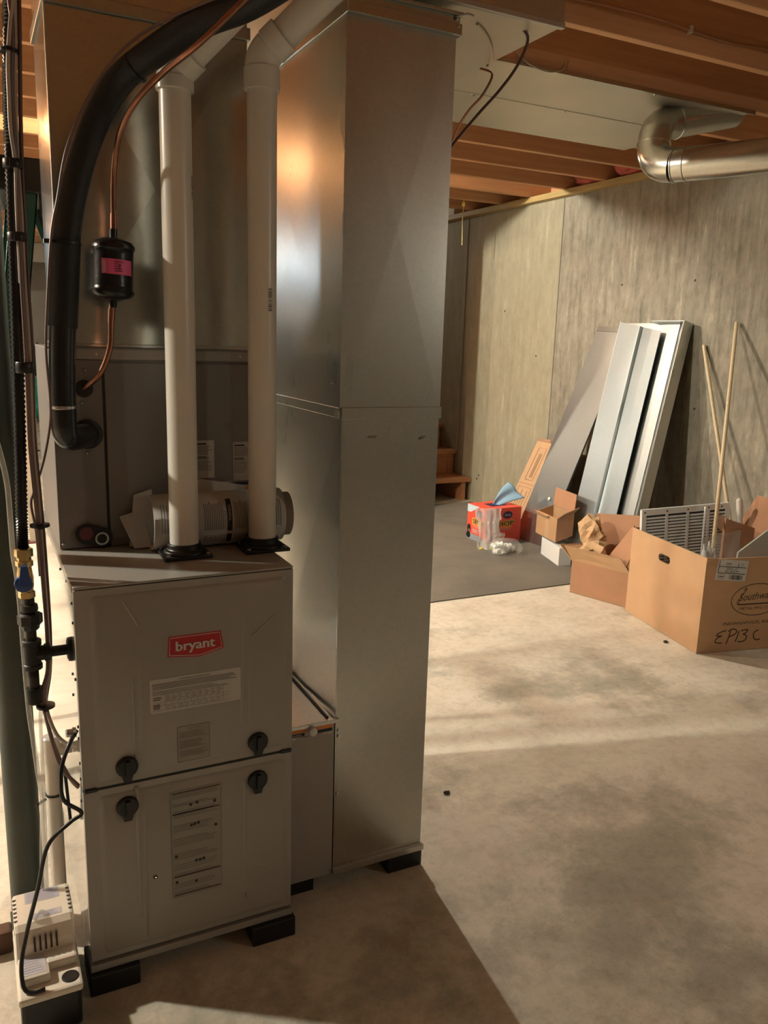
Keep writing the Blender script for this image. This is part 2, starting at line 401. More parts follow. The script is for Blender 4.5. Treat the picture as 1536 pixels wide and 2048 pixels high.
MB().box((WX + 0.12, YF, ZJ), (WX + 0.2, YB, 2.678)).build('rim_board', JOIST, ce)
for y in (2.51, 2.92): MB().blob((WX + 0.02, y + 0.19, 2.52), (0.09, 0.16, 0.085), 3 + y, 0.3, 2.5).build('insulation', INSUL, ce)
struct(MB().box((XL, 10.3, 2.20), (WX, 10.42, ZJ)).build('trim_beam', POSTW, bevel=0.004))
# partition beside the stairs (hidden behind the return duct) and the drywall of the stair opening
struct(MB().box((2.70, 4.08, 0), (2.80, 8.2, ZJ)).build('wall_stairs', M('stud_wall', (.22, .19, .15), .85)))
struct(MB().box((WX + 0.02, 4.95, ZJ), (WX + 0.10, 8.2, 2.678)).build('wall_stairwell', DRYW))

# stairs against the right wall, rising away from the camera
st = thing('staircase', 'open wooden staircase rising along the concrete wall behind the duct', 'stairs', (3.27, 4.41, 0)); st['kind'] = 'structure'
for i in range(10):
    z = 0.20 + 0.213 * i; y = 4.41 + 0.262 * i
    MB().box((2.82, y, z - 0.036), (WX - 0.004, y + 0.285, z)).build('tread', STAIRW, st, bevel=0.003)
    if i: MB().box((2.82, y + 0.022, z - 0.213), (WX - 0.02, y + 0.04, z - 0.037)).build('riser', STAIRW, st)
for x in (2.822, WX - 0.046):
    pr = [(4.432, 0)]
    for i in range(10): pr += [(4.432 + 0.262 * i, 0.164 + 0.213 * i), (4.432 + 0.262 * (i + 1) - 0.012, 0.164 + 0.213 * i)]
    pr += [(4.43 + 2.62, 1.75), (4.432 + 0.35, 0)]
    MB().sheet([(x, y, z) for y, z in pr], -0.04).build('stringer', STAIRW, st)
MB().lathe((3.48, 5.1, 0.0), (0, 0, 1), [(0, .10), (.17, .10), (.18, .06)], 20).build('bucket', BLACK, st)

# floor mat
mt = MB().sheet([(1.1, 2.03, 0.006), (3.46, 2.03, 0.006), (3.50, 2.9, 0.006), (3.70, 3.2, 0.006), (3.70, 4.33, 0.006), (1.1, 4.30, 0.006)], 0.0055).build('floor_mat', MATM)
tag(mt, 'flat grey brown mat on the concrete floor in front of the stairs', 'mat')

# wood posts at the back, girder side
for y, x, h in ((4.09, 0.163, 0.062), (8.45, 0.455, 0.07)):
    t = thing('support_post', 'weathered square wooden post standing %s the furnace' % ('just behind' if y < 5 else 'far behind, beyond the first post and'), 'post', (x, y, 0))
    MB().box((x - h / 2, y - h / 2, 0.008), (x + h / 2, y + h / 2, ZJ)).build('post_shaft', POSTW, t, bevel=0.003)
    MB().box((x - h * .75, y - h * .75, 0), (x + h * .75, y + h * .75, 0.008)).build('base_plate', RUSTY, t)
tb = thing('trash_bag', 'crumpled teal plastic bag on the floor at the back wall', 'bag', (0.86, 11.6, 0))
MB().blob((0.86, 11.6, 0.32), (0.27, 0.22, 0.36), 2, 0.35, 2.2, flat=0.002).build('bag_body', TEAL, tb)
tag(MB().blob((0.80, 11.66, 0.90), (0.17, 0.16, 0.24), 5, 0.6, 3.0).build('dark_green_bundle', LEAFD), 'dark green leafy bundle heaped on top of the teal bag', 'bundle')

# ================================================================== furnace
FW = 0.4445; FT = 0.899
fu = thing('gas_furnace', 'taupe metal gas furnace with red emblem and four black latches', 'furnace', (0.222, 0.37, 0))
b = MB().box((0.0, 0.018, 0.05), (FW, 0.75, FT - 0.012))
b.build('cabinet', FURN_S, fu, bevel=0.002)
b = MB().box((-0.002, 0.012, FT - 0.014), (FW + 0.002, 0.75, FT)).box((0.0, 0.0, FT - 0.004), (FW, 0.022, FT + 0.001))
b.build('top_panel', FURN, fu, bevel=0.0015)
def door(name, z0, z1, rid, parts=True):
    b = MB().box((0.0, 0.0, z0), (FW, 0.018, z1))
    x0, x1, a0, a1 = 0.028, 0.430, z0 + 0.012, z1 - 0.014
    # raised centre plate with sloping edges
    o = round_rect(x0, a0, x1, a1, 0.012); i = round_rect(x0 + 0.006, a0 + 0.006, x1 - 0.006, a1 - 0.006, 0.009); k = len(o)
    b.add([(x, 0.0, z) for x, z in o] + [(x, -0.0035, z) for x, z in i], [(q, (q + 1) % k, (q + 1) % k + k, q + k) for q in range(k)] + [list(range(k, 2 * k))])
    for (xa, za, xb, zb, wd) in rid:                      # pressed ridges
        p = Vector((xa, -0.0035, za)); q = Vector((xb, -0.0035, zb)); t = (q - p).normalized(); n = Vector((-t.z, 0, t.x)) * wd
        up = Vector((0, -0.0022, 0)); e = t * wd
        b.add([p + n, q + n, q - n, p - n, p + n * .25 + up + e, q + n * .25 + up - e, q - n * .25 + up - e, p - n * .25 + up + e],
              [(0, 1, 5, 4), (1, 2, 6, 5), (2, 3, 7, 6), (3, 0, 4, 7), (4, 5, 6, 7)])
    return b.build(name, FURN, fu, smooth=SM, bevel=0.0012)
ud = door('upper_door', 0.4745, FT - 0.006, [(0.118, 0.50, 0.118, 0.80, .005), (0.104, 0.49, 0.104, 0.70, .003), (0.327, 0.56, 0.334, 0.81, .004), (0.346, 0.55, 0.346, 0.745, .004), (0.09, 0.865, 0.118, 0.81, .0025), (0.35, 0.755, 0.405, 0.80, .0025)])
ld = door('lower_door', 0.074, 0.4685, [(0.104, 0.15, 0.104, 0.46, .004), (0.118, 0.10, 0.118, 0.44, .003), (0.334, 0.13, 0.334, 0.42, .004), (0.346, 0.225, 0.408, 0.172, .005), (0.322, 0.165, 0.352, 0.105, .005)])
MB().box((0.0, 0.0025, 0.4675), (FW, 0.02, 0.4755)).build('door_gap_dark', BLACK, fu)  # black strip put in for the shade of the gap between the doors
for x in (0.002, FW - 0.027): MB().box((x, -0.004, 0.467), (x + 0.025, 0.004, 0.476)).build('gap_clip', BLACK, fu, bevel=0.002)
MB().box((-0.002, -0.003, 0.05), (FW + 0.002, 0.03, 0.066)).build('bottom_rail', FURN, fu, bevel=0.001)
def latch(x, z):
    b = MB().lathe((x, -0.0035, z), (0, -1, 0), [(0, .0225), (.004, .0225), (.007, .021), (.0075, .019), (.0085, .018)], 24)
    b.box((x - 0.0045, -0.019, z - 0.017), (x + 0.0045, -0.010, z + 0.016))
    b.sheet([(x - 0.011, -0.0105, z - 0.018), (x + 0.011, -0.0105, z - 0.018), (x + 0.008, -0.0105, z - 0.031), (x - 0.008, -0.0105, z - 0.031)], -0.006)
    return b.build('latch', BLACK, fu, smooth=SM)
for x, z in ((0.086, 0.511), (0.364, 0.509), (0.084, 0.422), (0.363, 0.418)): latch(x, z)
ffm = lambda x, y, h: Vector((x, -0.0037 - h, y))
# emblem with its wordmark
em = decal('emblem', fu, ffm, [(0, RED, 'p', [(0.1735, 0.735), (0.2385, 0.727), (0.290, 0.739), (0.2845, 0.778), (0.1765, 0.778)])])
white_outline = [(0.177, 0.738), (0.2385, 0.7305), (0.286, 0.7415), (0.2815, 0.7745), (0.1795, 0.7745), (0.177, 0.738)]
decal('emblem_wordmark', em, ffm, [(1, PAPER, 's', white_outline, 0.0012), (1, PAPER, 't', 'bryant', 0.190, 0.7455, 0.0215, 0.080, 0.0), (2, PAPER, 't', 'bryant', 0.1912, 0.7455, 0.0215, 0.080, 0.0), (3, PAPER, 't', 'bryant', 0.1906, 0.7462, 0.0215, 0.080, 0.0), (4, PAPER, 't', 'bryant', 0.1918, 0.7458, 0.0215, 0.080, 0.0)])
# rating label
lb = decal('rating_label', fu, ffm, [(0, PAPER2, 'p', round_rect(0.136, 0.616, 0.326, 0.690, 0.005))])
lb['label'] = 'white rating label with table'
e = [(1, INK, 't', 'CONVERSION OF RATING PLATE', 0.195, 0.683, 0.0035, 0.065, 0)]
e += lines(1, INKG, 0.141, 0.667, 0.318, 0.681, 4, 0.0016, 0.12) + lines(1, INKG, 0.141, 0.656, 0.300, 0.665, 3, 0.0011, 0.4)
for gx in [0.166 + 0.0135 * i for i in range(10)]: e.append((1, INKG, 'r', gx, 0.621, gx + 0.0006, 0.655))
for gz in (0.621, 0.632, 0.638, 0.655): e.append((1, INKG, 'r', 0.141, gz, 0.302, gz + 0.0007))
for i in range(9): e += lines(1, INKG, 0.168 + 0.0135 * i, 0.640, 0.178 + 0.0135 * i, 0.653, 4, 0.0012, 0.6) + lines(1, INKG, 0.168 + 0.0135 * i, 0.622, 0.178 + 0.0135 * i, 0.631, 2, 0.0012, 0.6)
e += lines(1, INK, 0.142, 0.643, 0.160, 0.652, 2, 0.0018, 0.2) + lines(1, INK, 0.142, 0.624, 0.158, 0.636, 4, 0.0015, 0.2)
decal('label_print', lb, ffm, e)
# faint stamped notices
def faint(name, x0, z0, x1, z1, bars):
    d = decal(name, fu, ffm, [(0, M('notice_film', (0.29, 0.27, 0.237), 0.55), 'r', x0, z0, x1, z1)])
    FI = M('faint_ink', (0.165, 0.152, 0.132), 0.7)
    e = [(1, FI, 's', [(x0, z0), (x1, z0), (x1, z1), (x0, z1), (x0, z0)], 0.0008)]
    for z, n, hh in bars:
        e += lines(1, FI, x0 + 0.004, z - hh, x1 - 0.004, z, n, 0.0014, 0.3)
    return d, e, FI
d, e, FI = faint('caution_notice', 0.190, 0.497, 0.257, 0.5765, [(0.566, 4, 0.016), (0.545, 5, 0.018), (0.522, 4, 0.014)])
e += [(1, FI, 't', 'CAUTION', 0.210, 0.569, 0.0045, 0.026, 0)]; decal('notice_print', d, ffm, e)
d, e, FI = faint('service_notice', 0.172, 0.177, 0.280, 0.431, [(0.425, 3, 0.012), (0.402, 2, 0.008), (0.385, 4, 0.018), (0.352, 4, 0.018), (0.32, 4, 0.02), (0.285, 4, 0.018), (0.258, 3, 0.016), (0.236, 3, 0.012), (0.212, 3, 0.014), (0.192, 2, 0.008)])
DARKB = M('dark_brown_bar', (0.07, 0.045, 0.035), 0.7)
for z in (0.427, 0.378, 0.228, 0.183): e.append((1, DARKB, 'r', 0.175, z - 0.002, 0.277, z + 0.001))
for x, z in ((0.214, 0.394), (0.228, 0.396), (0.266, 0.391), (0.215, 0.345), (0.222, 0.346), (0.230, 0.347), (0.268, 0.333), (0.224, 0.257), (0.232, 0.257), (0.240, 0.258), (0.181, 0.277), (0.181, 0.215), (0.223, 0.207)):
    e.append((2, INK, 'o', x, z, 0.0032, 0.0036, 0))
decal('notice_print', d, ffm, e)
MB().lathe((0.136, -0.0035, 0.241), (0, -1, 0), [(0, .0042), (.0012, .0042), (.0014, .0036)], 14).build('sight_glass', BLACK, fu)
MB().lathe((0.1365, -0.0049, 0.2405), (0, -1, 0), [(0, .0012), (.0008, .001)], 8).build('status_light', LED, fu)
for x, y in ((0.045, 0.035), (0.40, 0.035), (0.045, 0.70), (0.40, 0.70)):
    MB().box((x - 0.052, y - 0.05, 0), (x + 0.052, y + 0.055, 0.05)).build('foot', BLACK, fu, bevel=0.004)
b = MB()
for y, z in ((0.03, 0.86), (0.03, 0.82), (0.035, 0.70), (0.09, 0.69), (0.03, 0.60), (0.03, 0.575), (0.03, 0.52), (0.03, 0.485), (0.10, 0.64), (0.12, 0.88), (0.25, 0.87), (0.04, 0.43)):
    b.lathe((0.001, y, z), (-1, 0, 0), [(0, .0035), (.003, .003)], 6)
b.build('screw', BLACKM, fu)['kind'] = 'stuff'

# evaporator coil cabinet on top
co = thing('coil_cabinet', 'dark taupe evaporator coil cabinet sitting on top of the furnace', 'coil cabinet', (0.226, 0.55, FT + 0.001))
CT = 1.341; CY = 0.30
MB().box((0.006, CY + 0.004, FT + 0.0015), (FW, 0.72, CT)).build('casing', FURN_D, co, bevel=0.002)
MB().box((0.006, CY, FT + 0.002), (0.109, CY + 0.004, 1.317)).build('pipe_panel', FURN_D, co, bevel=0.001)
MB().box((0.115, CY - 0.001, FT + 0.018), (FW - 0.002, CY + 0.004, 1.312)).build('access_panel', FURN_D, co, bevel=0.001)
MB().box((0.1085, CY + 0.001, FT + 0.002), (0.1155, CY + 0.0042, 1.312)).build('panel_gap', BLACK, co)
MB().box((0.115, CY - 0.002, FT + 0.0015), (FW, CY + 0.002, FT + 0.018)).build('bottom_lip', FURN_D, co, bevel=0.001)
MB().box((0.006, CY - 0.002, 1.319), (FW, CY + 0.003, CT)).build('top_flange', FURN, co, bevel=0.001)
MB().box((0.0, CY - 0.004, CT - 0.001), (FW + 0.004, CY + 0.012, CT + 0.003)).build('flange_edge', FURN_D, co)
cfm = lambda x, y, h: Vector((x, CY - 0.0015 - h, y))
for nm, x0, x1 in (('warning_label', 0.292, 0.3555), ('data_label', 0.401, 0.4415)):
    d = decal(nm, co, cfm, [(0, PAPER2, 'r', x0, 1.047 if x0 < 0.4 else 1.034, x1, 1.136 if x0 < 0.4 else 1.130)])
    zt = 1.132 if x0 < 0.4 else 1.126; zb = 1.05 if x0 < 0.4 else 1.04; w_ = x1 - x0
    e = [(1, INK, 'r', x0 + w_ * .08, zt - 0.006, x1 - w_ * .3, zt - 0.0025)] + lines(1, INKG, x0 + 0.003, zt - 0.03, x1 - 0.003, zt - 0.008, 7, 0.0013)
    e += lines(1, INK, x0 + 0.003, zt - 0.040, x1 - 0.008, zt - 0.033, 2, 0.0018) + lines(1, INKG, x0 + 0.003, zb + 0.014, x1 - 0.004, zt - 0.043, 7, 0.0013)
    decal('label_print', d, cfm, e)
d = decal('efficiency_label', co, cfm, [(0, PAPER2, 'r', 0.300, 0.985, 0.4415, 1.036)])
decal('label_print', d, cfm, [(1, ORANGE, 'p', [(0.30, 1.020), (0.30, 1.034), (0.374, 1.034), (0.374, 1.022)]), (1, NAVY, 'r', 0.376, 1.026, 0.438, 1.033), (1, ORANGE, 'r', 0.43, 0.99, 0.440, 1.022)] + lines(2, INKG, 0.378, 0.995, 0.426, 1.023, 6, 0.0014))
b = MB().lathe((0.072, CY + 0.001, 1.256), (0, -1, 0), [(0, .019), (.006, .018), (.007, .012)], 18)
b.build('liquid_grommet', BLACK, co, smooth=SM)
MB().lathe((0.074, CY + 0.001, 1.157), (0, -1, 0), [(0, .033), (.010, .032), (.014, .026)], 20).build('suction_grommet', BLACK, co, smooth=SM)
dp = MB().sheet([(0.0785 + 0.0325 * cx + 0.023 * math.cos(a), CY - 0.0045, 0.9285 - 0.0095 * cx + 0.023 * math.sin(a)) for cx, a in
                 [(-0.5, math.radians(d)) for d in range(70, 270, 20)] + [(0.5, math.radians(d)) for d in range(250, 430, 20)]], -0.006).build('drain_plate', BLACK, co)
MB().lathe((0.062, CY - 0.004, 0.935), (0, -1, 0), [(0, .0165), (.006, .0165), (.008, .014)], 18).build('red_cap', RUSTY, dp, smooth=SM)
MB().lathe((0.094, CY - 0.004, 0.922), (0, -1, 0), [(0, .015), (.010, .015), (.010, .011), (.004, .011)], 18).build('drain_port', STEEL, dp, smooth=SM)
b = MB()
for x, z in ((0.075, 1.295), (0.066, 1.225), (0.072, 1.115), (0.013, 0.912), (0.10, 1.33), (0.42, 1.33)): b.lathe((x, CY, z), (0, -1, 0), [(0, .004), (.003, .003)], 6)
b.build('screw', STEEL, co)['kind'] = 'stuff'

# supply plenum
def crossbroken(b, P, d, m=None):       # quad P0..P3 raised at the middle along d: the crease pattern of sheet metal
    P = [Vector(p) for p in P]; c = sum(P, Vector()) / 4 + Vector(d)
    b.add(P + [c], [(0, 1, 4), (1, 2, 4), (2, 3, 4), (3, 0, 4)], m)
sp = thing('supply_plenum', 'tall galvanized supply plenum standing on the coil cabinet', 'duct', (0.235, 0.55, CT + 0.003))
PX0, PX1, PY0, PY1 = 0.031, 0.447, 0.322, 0.60
b = MB(); z0, z1 = CT + 0.003, 2.02
crossbroken(b, [(PX0, PY0, z0), (PX1, PY0, z0), (PX1, PY0, z1), (PX0, PY0, z1)], (0, -0.006, 0))
crossbroken(b, [(PX1, PY0, z0), (PX1, PY1, z0), (PX1, PY1, z1), (PX1, PY0, z1)], (0.005, 0, 0))
crossbroken(b, [(PX0, PY1, z0), (PX0, PY0, z0), (PX0, PY0, z1), (PX0, PY1, z1)], (-0.004, 0, 0))
crossbroken(b, [(PX1, PY1, z0), (PX0, PY1, z0), (PX0, PY1, z1), (PX1, PY1, z1)], (0, 0.004, 0))
b.build('plenum_body', GALV_D, sp)
MB().box((PX0 - 0.006, PY0 - 0.008, 2.013), (PX1 + 0.006, PY1 + 0.006, 2.038)).build('drive_cleat', GALV, sp, bevel=0.002)
MB().box((PX0, PY0, 2.038), (PX1, PY1, 2.435)).build('upper_section', GALV_D, sp)
MB().box((PX0 - 0.004, PY0 - 0.004, CT + 0.003), (PX1 + 0.004, PY1 + 0.004, CT + 0.011)).build('base_flange', GALV, sp, bevel=0.001)
MB().box((PX0 - 0.0012, PY0 - 0.004, CT), (PX0 + 0.001, PY0 + 0.012, 2.435)).build('corner_seam', GALV_B, sp)

# filter cabinet between furnace and return duct
fc = thing('filter_cabinet', 'low taupe filter cabinet between furnace and return duct', 'filter cabinet', (0.52, 0.42, 0.0))
MB().box((FW + 0.004, 0.096, 0.05), (0.590, 0.74, 0.468)).build('casing', FURN, fc, bevel=0.002)
b = MB().box((FW + 0.004, 0.094, 0.468), (0.592, 0.74, 0.471)).box((FW + 0.002, 0.088, 0.4665), (0.600, 0.096, 0.476)); b.build('top_sheet', GALV_B, fc, bevel=0.001)
MB().tube([(0.577, 0.11, 0.474), (0.584, 0.70, 0.474)], 0.0035, 6).build('seam_gap_dark', BLACK, fc)  # black line put in for the dark gap under the duct
qfm = lambda x, y, h: Vector((x, 0.0955 - h, y))
d = decal('filter_label', fc, qfm, [(0, PAPER2, 'r', 0.462, 0.438, 0.586, 0.4665)])
decal('label_print', d, qfm, [(1, ORANGE, 'r', 0.464, 0.455, 0.516, 0.464), (1, ORANGE, 'r', 0.541, 0.455, 0.584, 0.464), (1, INK, 'r', 0.464, 0.4455, 0.512, 0.454), (1, INK, 'r', 0.545, 0.4455, 0.584, 0.454),
       (2, PAPER, 't', 'WARNING', 0.468, 0.4475, 0.0045, 0.036, 0)] + lines(1, INKG, 0.49, 0.439, 0.575, 0.4445, 2, 0.0012))
MB().lathe((0.528, 0.096, 0.459), (0, -1, 0), [(0, .008), (.006, .0085), (.014, .0105), (.018, .010), (.020, .006)], 18).build('door_knob', WHITE, fc, smooth=SM)
for x, y in ((0.49, 0.12), (0.49, 0.68)): MB().box((x - 0.03, y, 0), (x + 0.06, y + 0.05, 0.05)).build('foot', BLACK, fc)

# return duct
rd = thing('return_duct', 'tall galvanized return air duct standing right of the furnace', 'duct', (0.72, 0.38, 0))
def ductbox(name, x0, x1, y0, y1, z0, z1, m, left=0.003, front=0.0015):
    b = MB()
    crossbroken(b, [(x0, y0, z0), (x1, y0, z0), (x1, y0, z1), (x0, y0, z1)], (0, -front, 0))
    crossbroken(b, [(x0, y1, z0), (x0, y0, z0), (x0, y0, z1), (x0, y1, z1)], (-left, 0, 0))
    crossbroken(b, [(x1, y0, z0), (x1, y1, z0), (x1, y1, z1), (x1, y0, z1)], (left, 0, 0))
    crossbroken(b, [(x1, y1, z0), (x0, y1, z0), (x0, y1, z1), (x1, y1, z1)], (0, front, 0))
    b.add([(x0, y0, z0), (x1, y0, z0), (x1, y1, z0), (x0, y1, z0)], [(3, 2, 1, 0)])
    b.add([(x0, y0, z1), (x1, y0, z1), (x1, y1, z1), (x0, y1, z1)], [(0, 1, 2, 3)])
    return b.build(name, m, rd)
ductbox('lower_section', 0.5935, 0.8475, 0.10, 0.69, 0.052, 1.212, GALV, 0.007, 0.0025)
ductbox('upper_section', 0.5895, 0.8495, 0.10, 0.69, 1.212, 2.03, GALV)
b = MB().box((0.592, 0.0945, 1.2), (0.8515, 0.101, 1.2275)).box((0.588, 0.10, 1.203), (0.594, 0.69, 1.2265)).box((0.8475, 0.10, 1.2), (0.852, 0.69, 1.2275))
b.build('drive_cleat', GALV, rd, bevel=0.0012)
MB().lathe((0.586, 0.106, 1.2145), (-1, 0, 0), [(0, .0125), (.002, .0125)], 16).build('cleat_tab', GALV_B, rd)
MB().box((0.590, 0.088, 0.05), (0.852, 0.10, 0.0665)).build('bottom_flange', GALV, rd, bevel=0.001)
MB().box((0.5925, 0.097, 0.066), (0.5965, 0.1005, 1.2)).build('corner_seam', GALV_D, rd)
b = MB().box((0.584, 0.086, 2.028), (0.856, 0.70, 2.052)).box((0.587, 0.092, 2.052), (0.853, 0.69, 2.068)).box((0.584, 0.083, 2.066), (0.8575, 0.10, 2.074))
b.build('top_collar', GALV_D, rd, bevel=0.002)
b = MB()
for x, z in ((0.842, 2.062), (0.846, 2.045), (0.600, 0.44), (0.6005, 0.425), (0.600, 0.27)): b.lathe((x, 0.0975 if z < 1 else 0.088, z), (0, -1, 0), [(0, .004), (.004, .003)], 8)
b.tube([(0.846, 0.086, 2.066), (0.862, 0.076, 2.069), (0.874, 0.072, 2.066)], 0.003, 6)
b.build('screw', STEEL, rd)['kind'] = 'stuff'
for x, y in ((0.80, 0.13), (0.64, 0.62), (0.80, 0.62)): MB().box((x - 0.05, y - 0.035, 0), (x + 0.052, y + 0.05, 0.05)).build('foot', BLACK, rd, bevel=0.004)
dfm = lambda x, y, h: Vector((x, 0.0992 - h, y))
SMUD = M('smudge_grey', (0.24, 0.23, 0.205), 0.5, 0.7)
decal('smudge', rd, dfm, [(6, SMUD, 'o', x, z, r, r * .8, 0) for x, z, r in ((0.663, 1.158, .002), (0.669, 1.160, .003), (0.676, 1.159, .0035), (0.681, 1.161, .002), (0.799, 1.152, .0025), (0.804, 1.154, .004), (0.81, 1.157, .002))])['kind'] = 'stuff'

# return trunk above the duct, panned joist bays
tr = thing('trunk_duct', 'large galvanized trunk duct under the joists above the return duct', 'duct', (0.86, 1.7, 2.09))
b = MB().box((0.62, 0.082, 2.09), (1.116, 1.262, 2.43)); b.build('trunk_body', PAN, tr)
MB().box((0.605, 0.076, 2.088), (1.119, 0.082, 2.43)).build('end_cap', GALV_D, tr, bevel=0.001)
b = MB().box((0.605, 0.074, 2.086), (1.121, 0.088, 2.098)); b.build('end_hem', GALV, tr, bevel=0.001)
pn = thing('joist_bay_pan', 'flat pale sheet metal pan nailed under the joists beside the trunk duct', 'duct pan', (2.1, 1.7, 2.436))
MB().box((1.117, 1.275, 2.434), (3.12, 1.71, 2.4395)).build('pan_sheet', PAN, pn)
MB().box((1.117, 1.705, 2.4315), (3.16, 2.155, 2.4375)).build('pan_sheet', PAN, pn)
MB().box((1.117, 1.268, 2.425), (3.13, 1.276, 2.442)).build('pan_hem', GALV_D, pn)
b = MB()
for x, y in ((1.9, 1.72), (1.94, 1.73), (2.4, 1.72), (2.55, 1.30), (2.95, 1.29), (1.62, 1.30), (2.15, 2.13)): b.lathe((x, y, 2.434), (0, 0, -1), [(0, .009), (.006, .007)], 8)
b.build('screw', STEEL, pn)['kind'] = 'stuff'

# ================================================================== pipes and lines around the furnace
def arc_path(p0, p1, d0, d1, n=8):       # smooth bend from p0 (direction d0) to p1 (direction d1)
    p0, p1, d0, d1 = map(Vector, (p0, p1, d0, d1)); k = (p1 - p0).length * 0.4
    a, b = p0 + d0.normalized() * k, p1 - d1.normalized() * k
    return [p0 * (1 - t) ** 3 + a * 3 * t * (1 - t) ** 2 + b * 3 * t * t * (1 - t) + p1 * t ** 3 for t in [i / n for i in range(n + 1)]]
VD = Vector((0.585, -0.515, 0.625)).normalized()
def vent(label, x, y, zc, zs, dirv, k=1.0):
    t = thing('vent_pipe', label, 'pipe', (x, y, FT), 'white vent pipes rising from the furnace top')
    MB().tube([(x, y, FT + 0.004), (x, y, zc + 0.03)], 0.0312, 28).build('pipe_riser', PVC, t, smooth=SM)
    b = MB(); z = FT + 0.001
    b.box((x - 0.052, y - 0.046, z), (x + 0.052, y + 0.046, z + 0.008)); b.lathe((x, y, z + 0.007), (0, 0, 1), [(0, .046), (.006, .045), (.010, .037), (.022, .036), (.022, .0315)], 28)
    fl = b.build('pipe_flange', BLACK, t, smooth=SM, bevel=0.002)
    b = MB()
    for sx in (-1, 1):
        for sy in (-1, 1): b.lathe((x + sx * 0.043, y + sy * 0.037, z + 0.008), (0, 0, 1), [(0, .0045), (.003, .0045), (.004, .003)], 8)
    b.build('flange_screws', STEEL, fl)['kind'] = 'stuff'
    top = Vector((x, y, zc + 0.042 * k)); e1 = top + (Vector((0, 0, 0.024)) + dirv * 0.024) * k
    b = MB()
    b.lathe((x, y, zc), (0, 0, 1), [(0, .0325), (.001, .0372), (.042 * k, .0372), (.045 * k, .0345)], 28)
    pa = arc_path(top, e1, (0, 0, 1), dirv, 8)
    b.tube(pa, 0.0350, 28); b.lathe(e1, dirv, [(0, .0345), (.003, .0372), (.036, .0372), (.037, .0325)], 28)
    b.build('elbow_fitting', PVC, t, smooth=SM)
    MB().tube([e1, e1 + dirv * 0.62], 0.0312, 28).build('pipe_upper', PVC, t, smooth=SM)
    # printed barcode, wrapped on the pipe
    def wrap(u, v, h, a0=math.radians(zs[1])):
        a = a0 + u / 0.0312; r = 0.0312 + h
        return Vector((x + r * math.cos(a), y + r * math.sin(a), zs[0] + v))
    e = []
    for i in range(12): e.append((0, INKG, 'r', -0.0045, i * 0.004, 0.0045, i * 0.004 + random.choice((0.0012, 0.002, 0.0028))))
    decal('pipe_barcode', t, wrap, e, 0.0005, 0.003)
vent('white vent pipe nearer the black insulated line, elbow under the trunk', 0.251, 0.166, 1.846, (1.645, -30), VD, 0.55)
vent('white vent pipe nearer the return duct, in front of the duct corner', 0.4295, 0.164, 1.872, (1.432, -75), VD)

# suction line in black insulation
SUC = [(.64, -.42, 2.44), (.62, -.40, 2.30), (.55, -.32, 2.11), (.47, -.22, 2.025), (.411, -.15, 1.994), (.341, -.04, 1.957), (.268, .03, 1.932), (.192, .10, 1.885), (.140, .155, 1.841), (.094, .185, 1.759), (.058, .2, 1.648), (.038, .2, 1.545)]
sl = thing('suction_line', 'thick black foam insulated refrigerant line curving down into the coil cabinet', 'pipe', (0.03, 0.2, 1.15))
p = smooth_path(SUC, 7); MB().tube(p, 0.0265, 18).build('foam_sleeve', RUB, sl, smooth=SM)
low = smooth_path([(.038, .2, 1.545), (.028, .2, 1.42), (.025, .2, 1.385)], 5)
MB().tube(low, 0.0285, 18).build('foam_sleeve', RUB, sl, smooth=SM)
low = [(.0255, .2, 1.388), (.022, .2, 1.34), (.018, .2, 1.25), (.018, .2, 1.19)] + [tuple(v) for v in arc_path((.018, .2, 1.185), (.062, .268, 1.157), (0, 0, -1), (.5, .85, 0), 8)][1:] + [(.074, CY - .004, 1.157)]
MB().tube(low, 0.0258, 18).build('tape_wrap', TAPE, sl, smooth=SM)
b = MB()
for z, x in ((1.543, .038),): b.lathe((x, .2, z), (0.05, 0, 1), [(0, .0285), (.001, .0305), (.007, .0305), (.008, .0285)], 18).box((x - .042, .175, z), (x - .028, .19, z + .008))
b.build('zip_tie', BLACK, sl, smooth=SM); b = MB()
b.lathe((.166, .128, 1.864), (.62, -.60, .50), [(0, .0268), (.001, .0285), (.007, .0285), (.008, .0268)], 18)
b.build('zip_tie', BLACK, sl, smooth=SM)
MB().lathe((.0175, .2, 1.222), (0, 0, 1), [(0, .0262), (.001, .027), (.006, .027), (.007, .0262)], 18).build('clear_tie', STEEL, sl, smooth=SM)

# liquid line with the filter drier
ll = thing('liquid_line', 'thin copper line with black filter drier canister and pink label', 'pipe', (0.13, 0.235, 1.25))
up = smooth_path([(.60, -.40, 2.25), (.46, -.24, 2.075), (.379, -.14, 1.999), (.334, -.09, 1.961), (.255, -.02, 1.884), (.208, .05, 1.848), (.166, .10, 1.804), (.143, .155, 1.757), (.138, .21, 1.704), (.137, .235, 1.63), (.136, .235, 1.56)], 6)
MB().tube(up, 0.0058, 12).build('copper_tube', COPPER, ll, smooth=SM)
dn = smooth_path([(.129, .235, 1.46), (.124, .235, 1.403), (.120, .24, 1.345), (.102, .255, 1.293), (.080, .280, 1.266), (.072, .297, 1.257)], 6)
MB().tube(dn, 0.0062, 12).build('copper_tube', COPPER, ll, smooth=SM)
b = MB().lathe((.1285, .235, 1.428), (.045, 0, 1), [(0, .008), (.012, .0085), (.014, .020), (.020, .036), (.028, .0425), (.034, .043), (.036, .0405), (.044, .0400), (.108, .0400), (.116, .0405), (.118, .043), (.124, .0425), (.132, .036), (.138, .020), (.140, .0085), (.156, .008)], 24)
dr = b.build('filter_drier', TAPE, ll, smooth=math.radians(50)); dr['label'] = 'black filter drier canister'
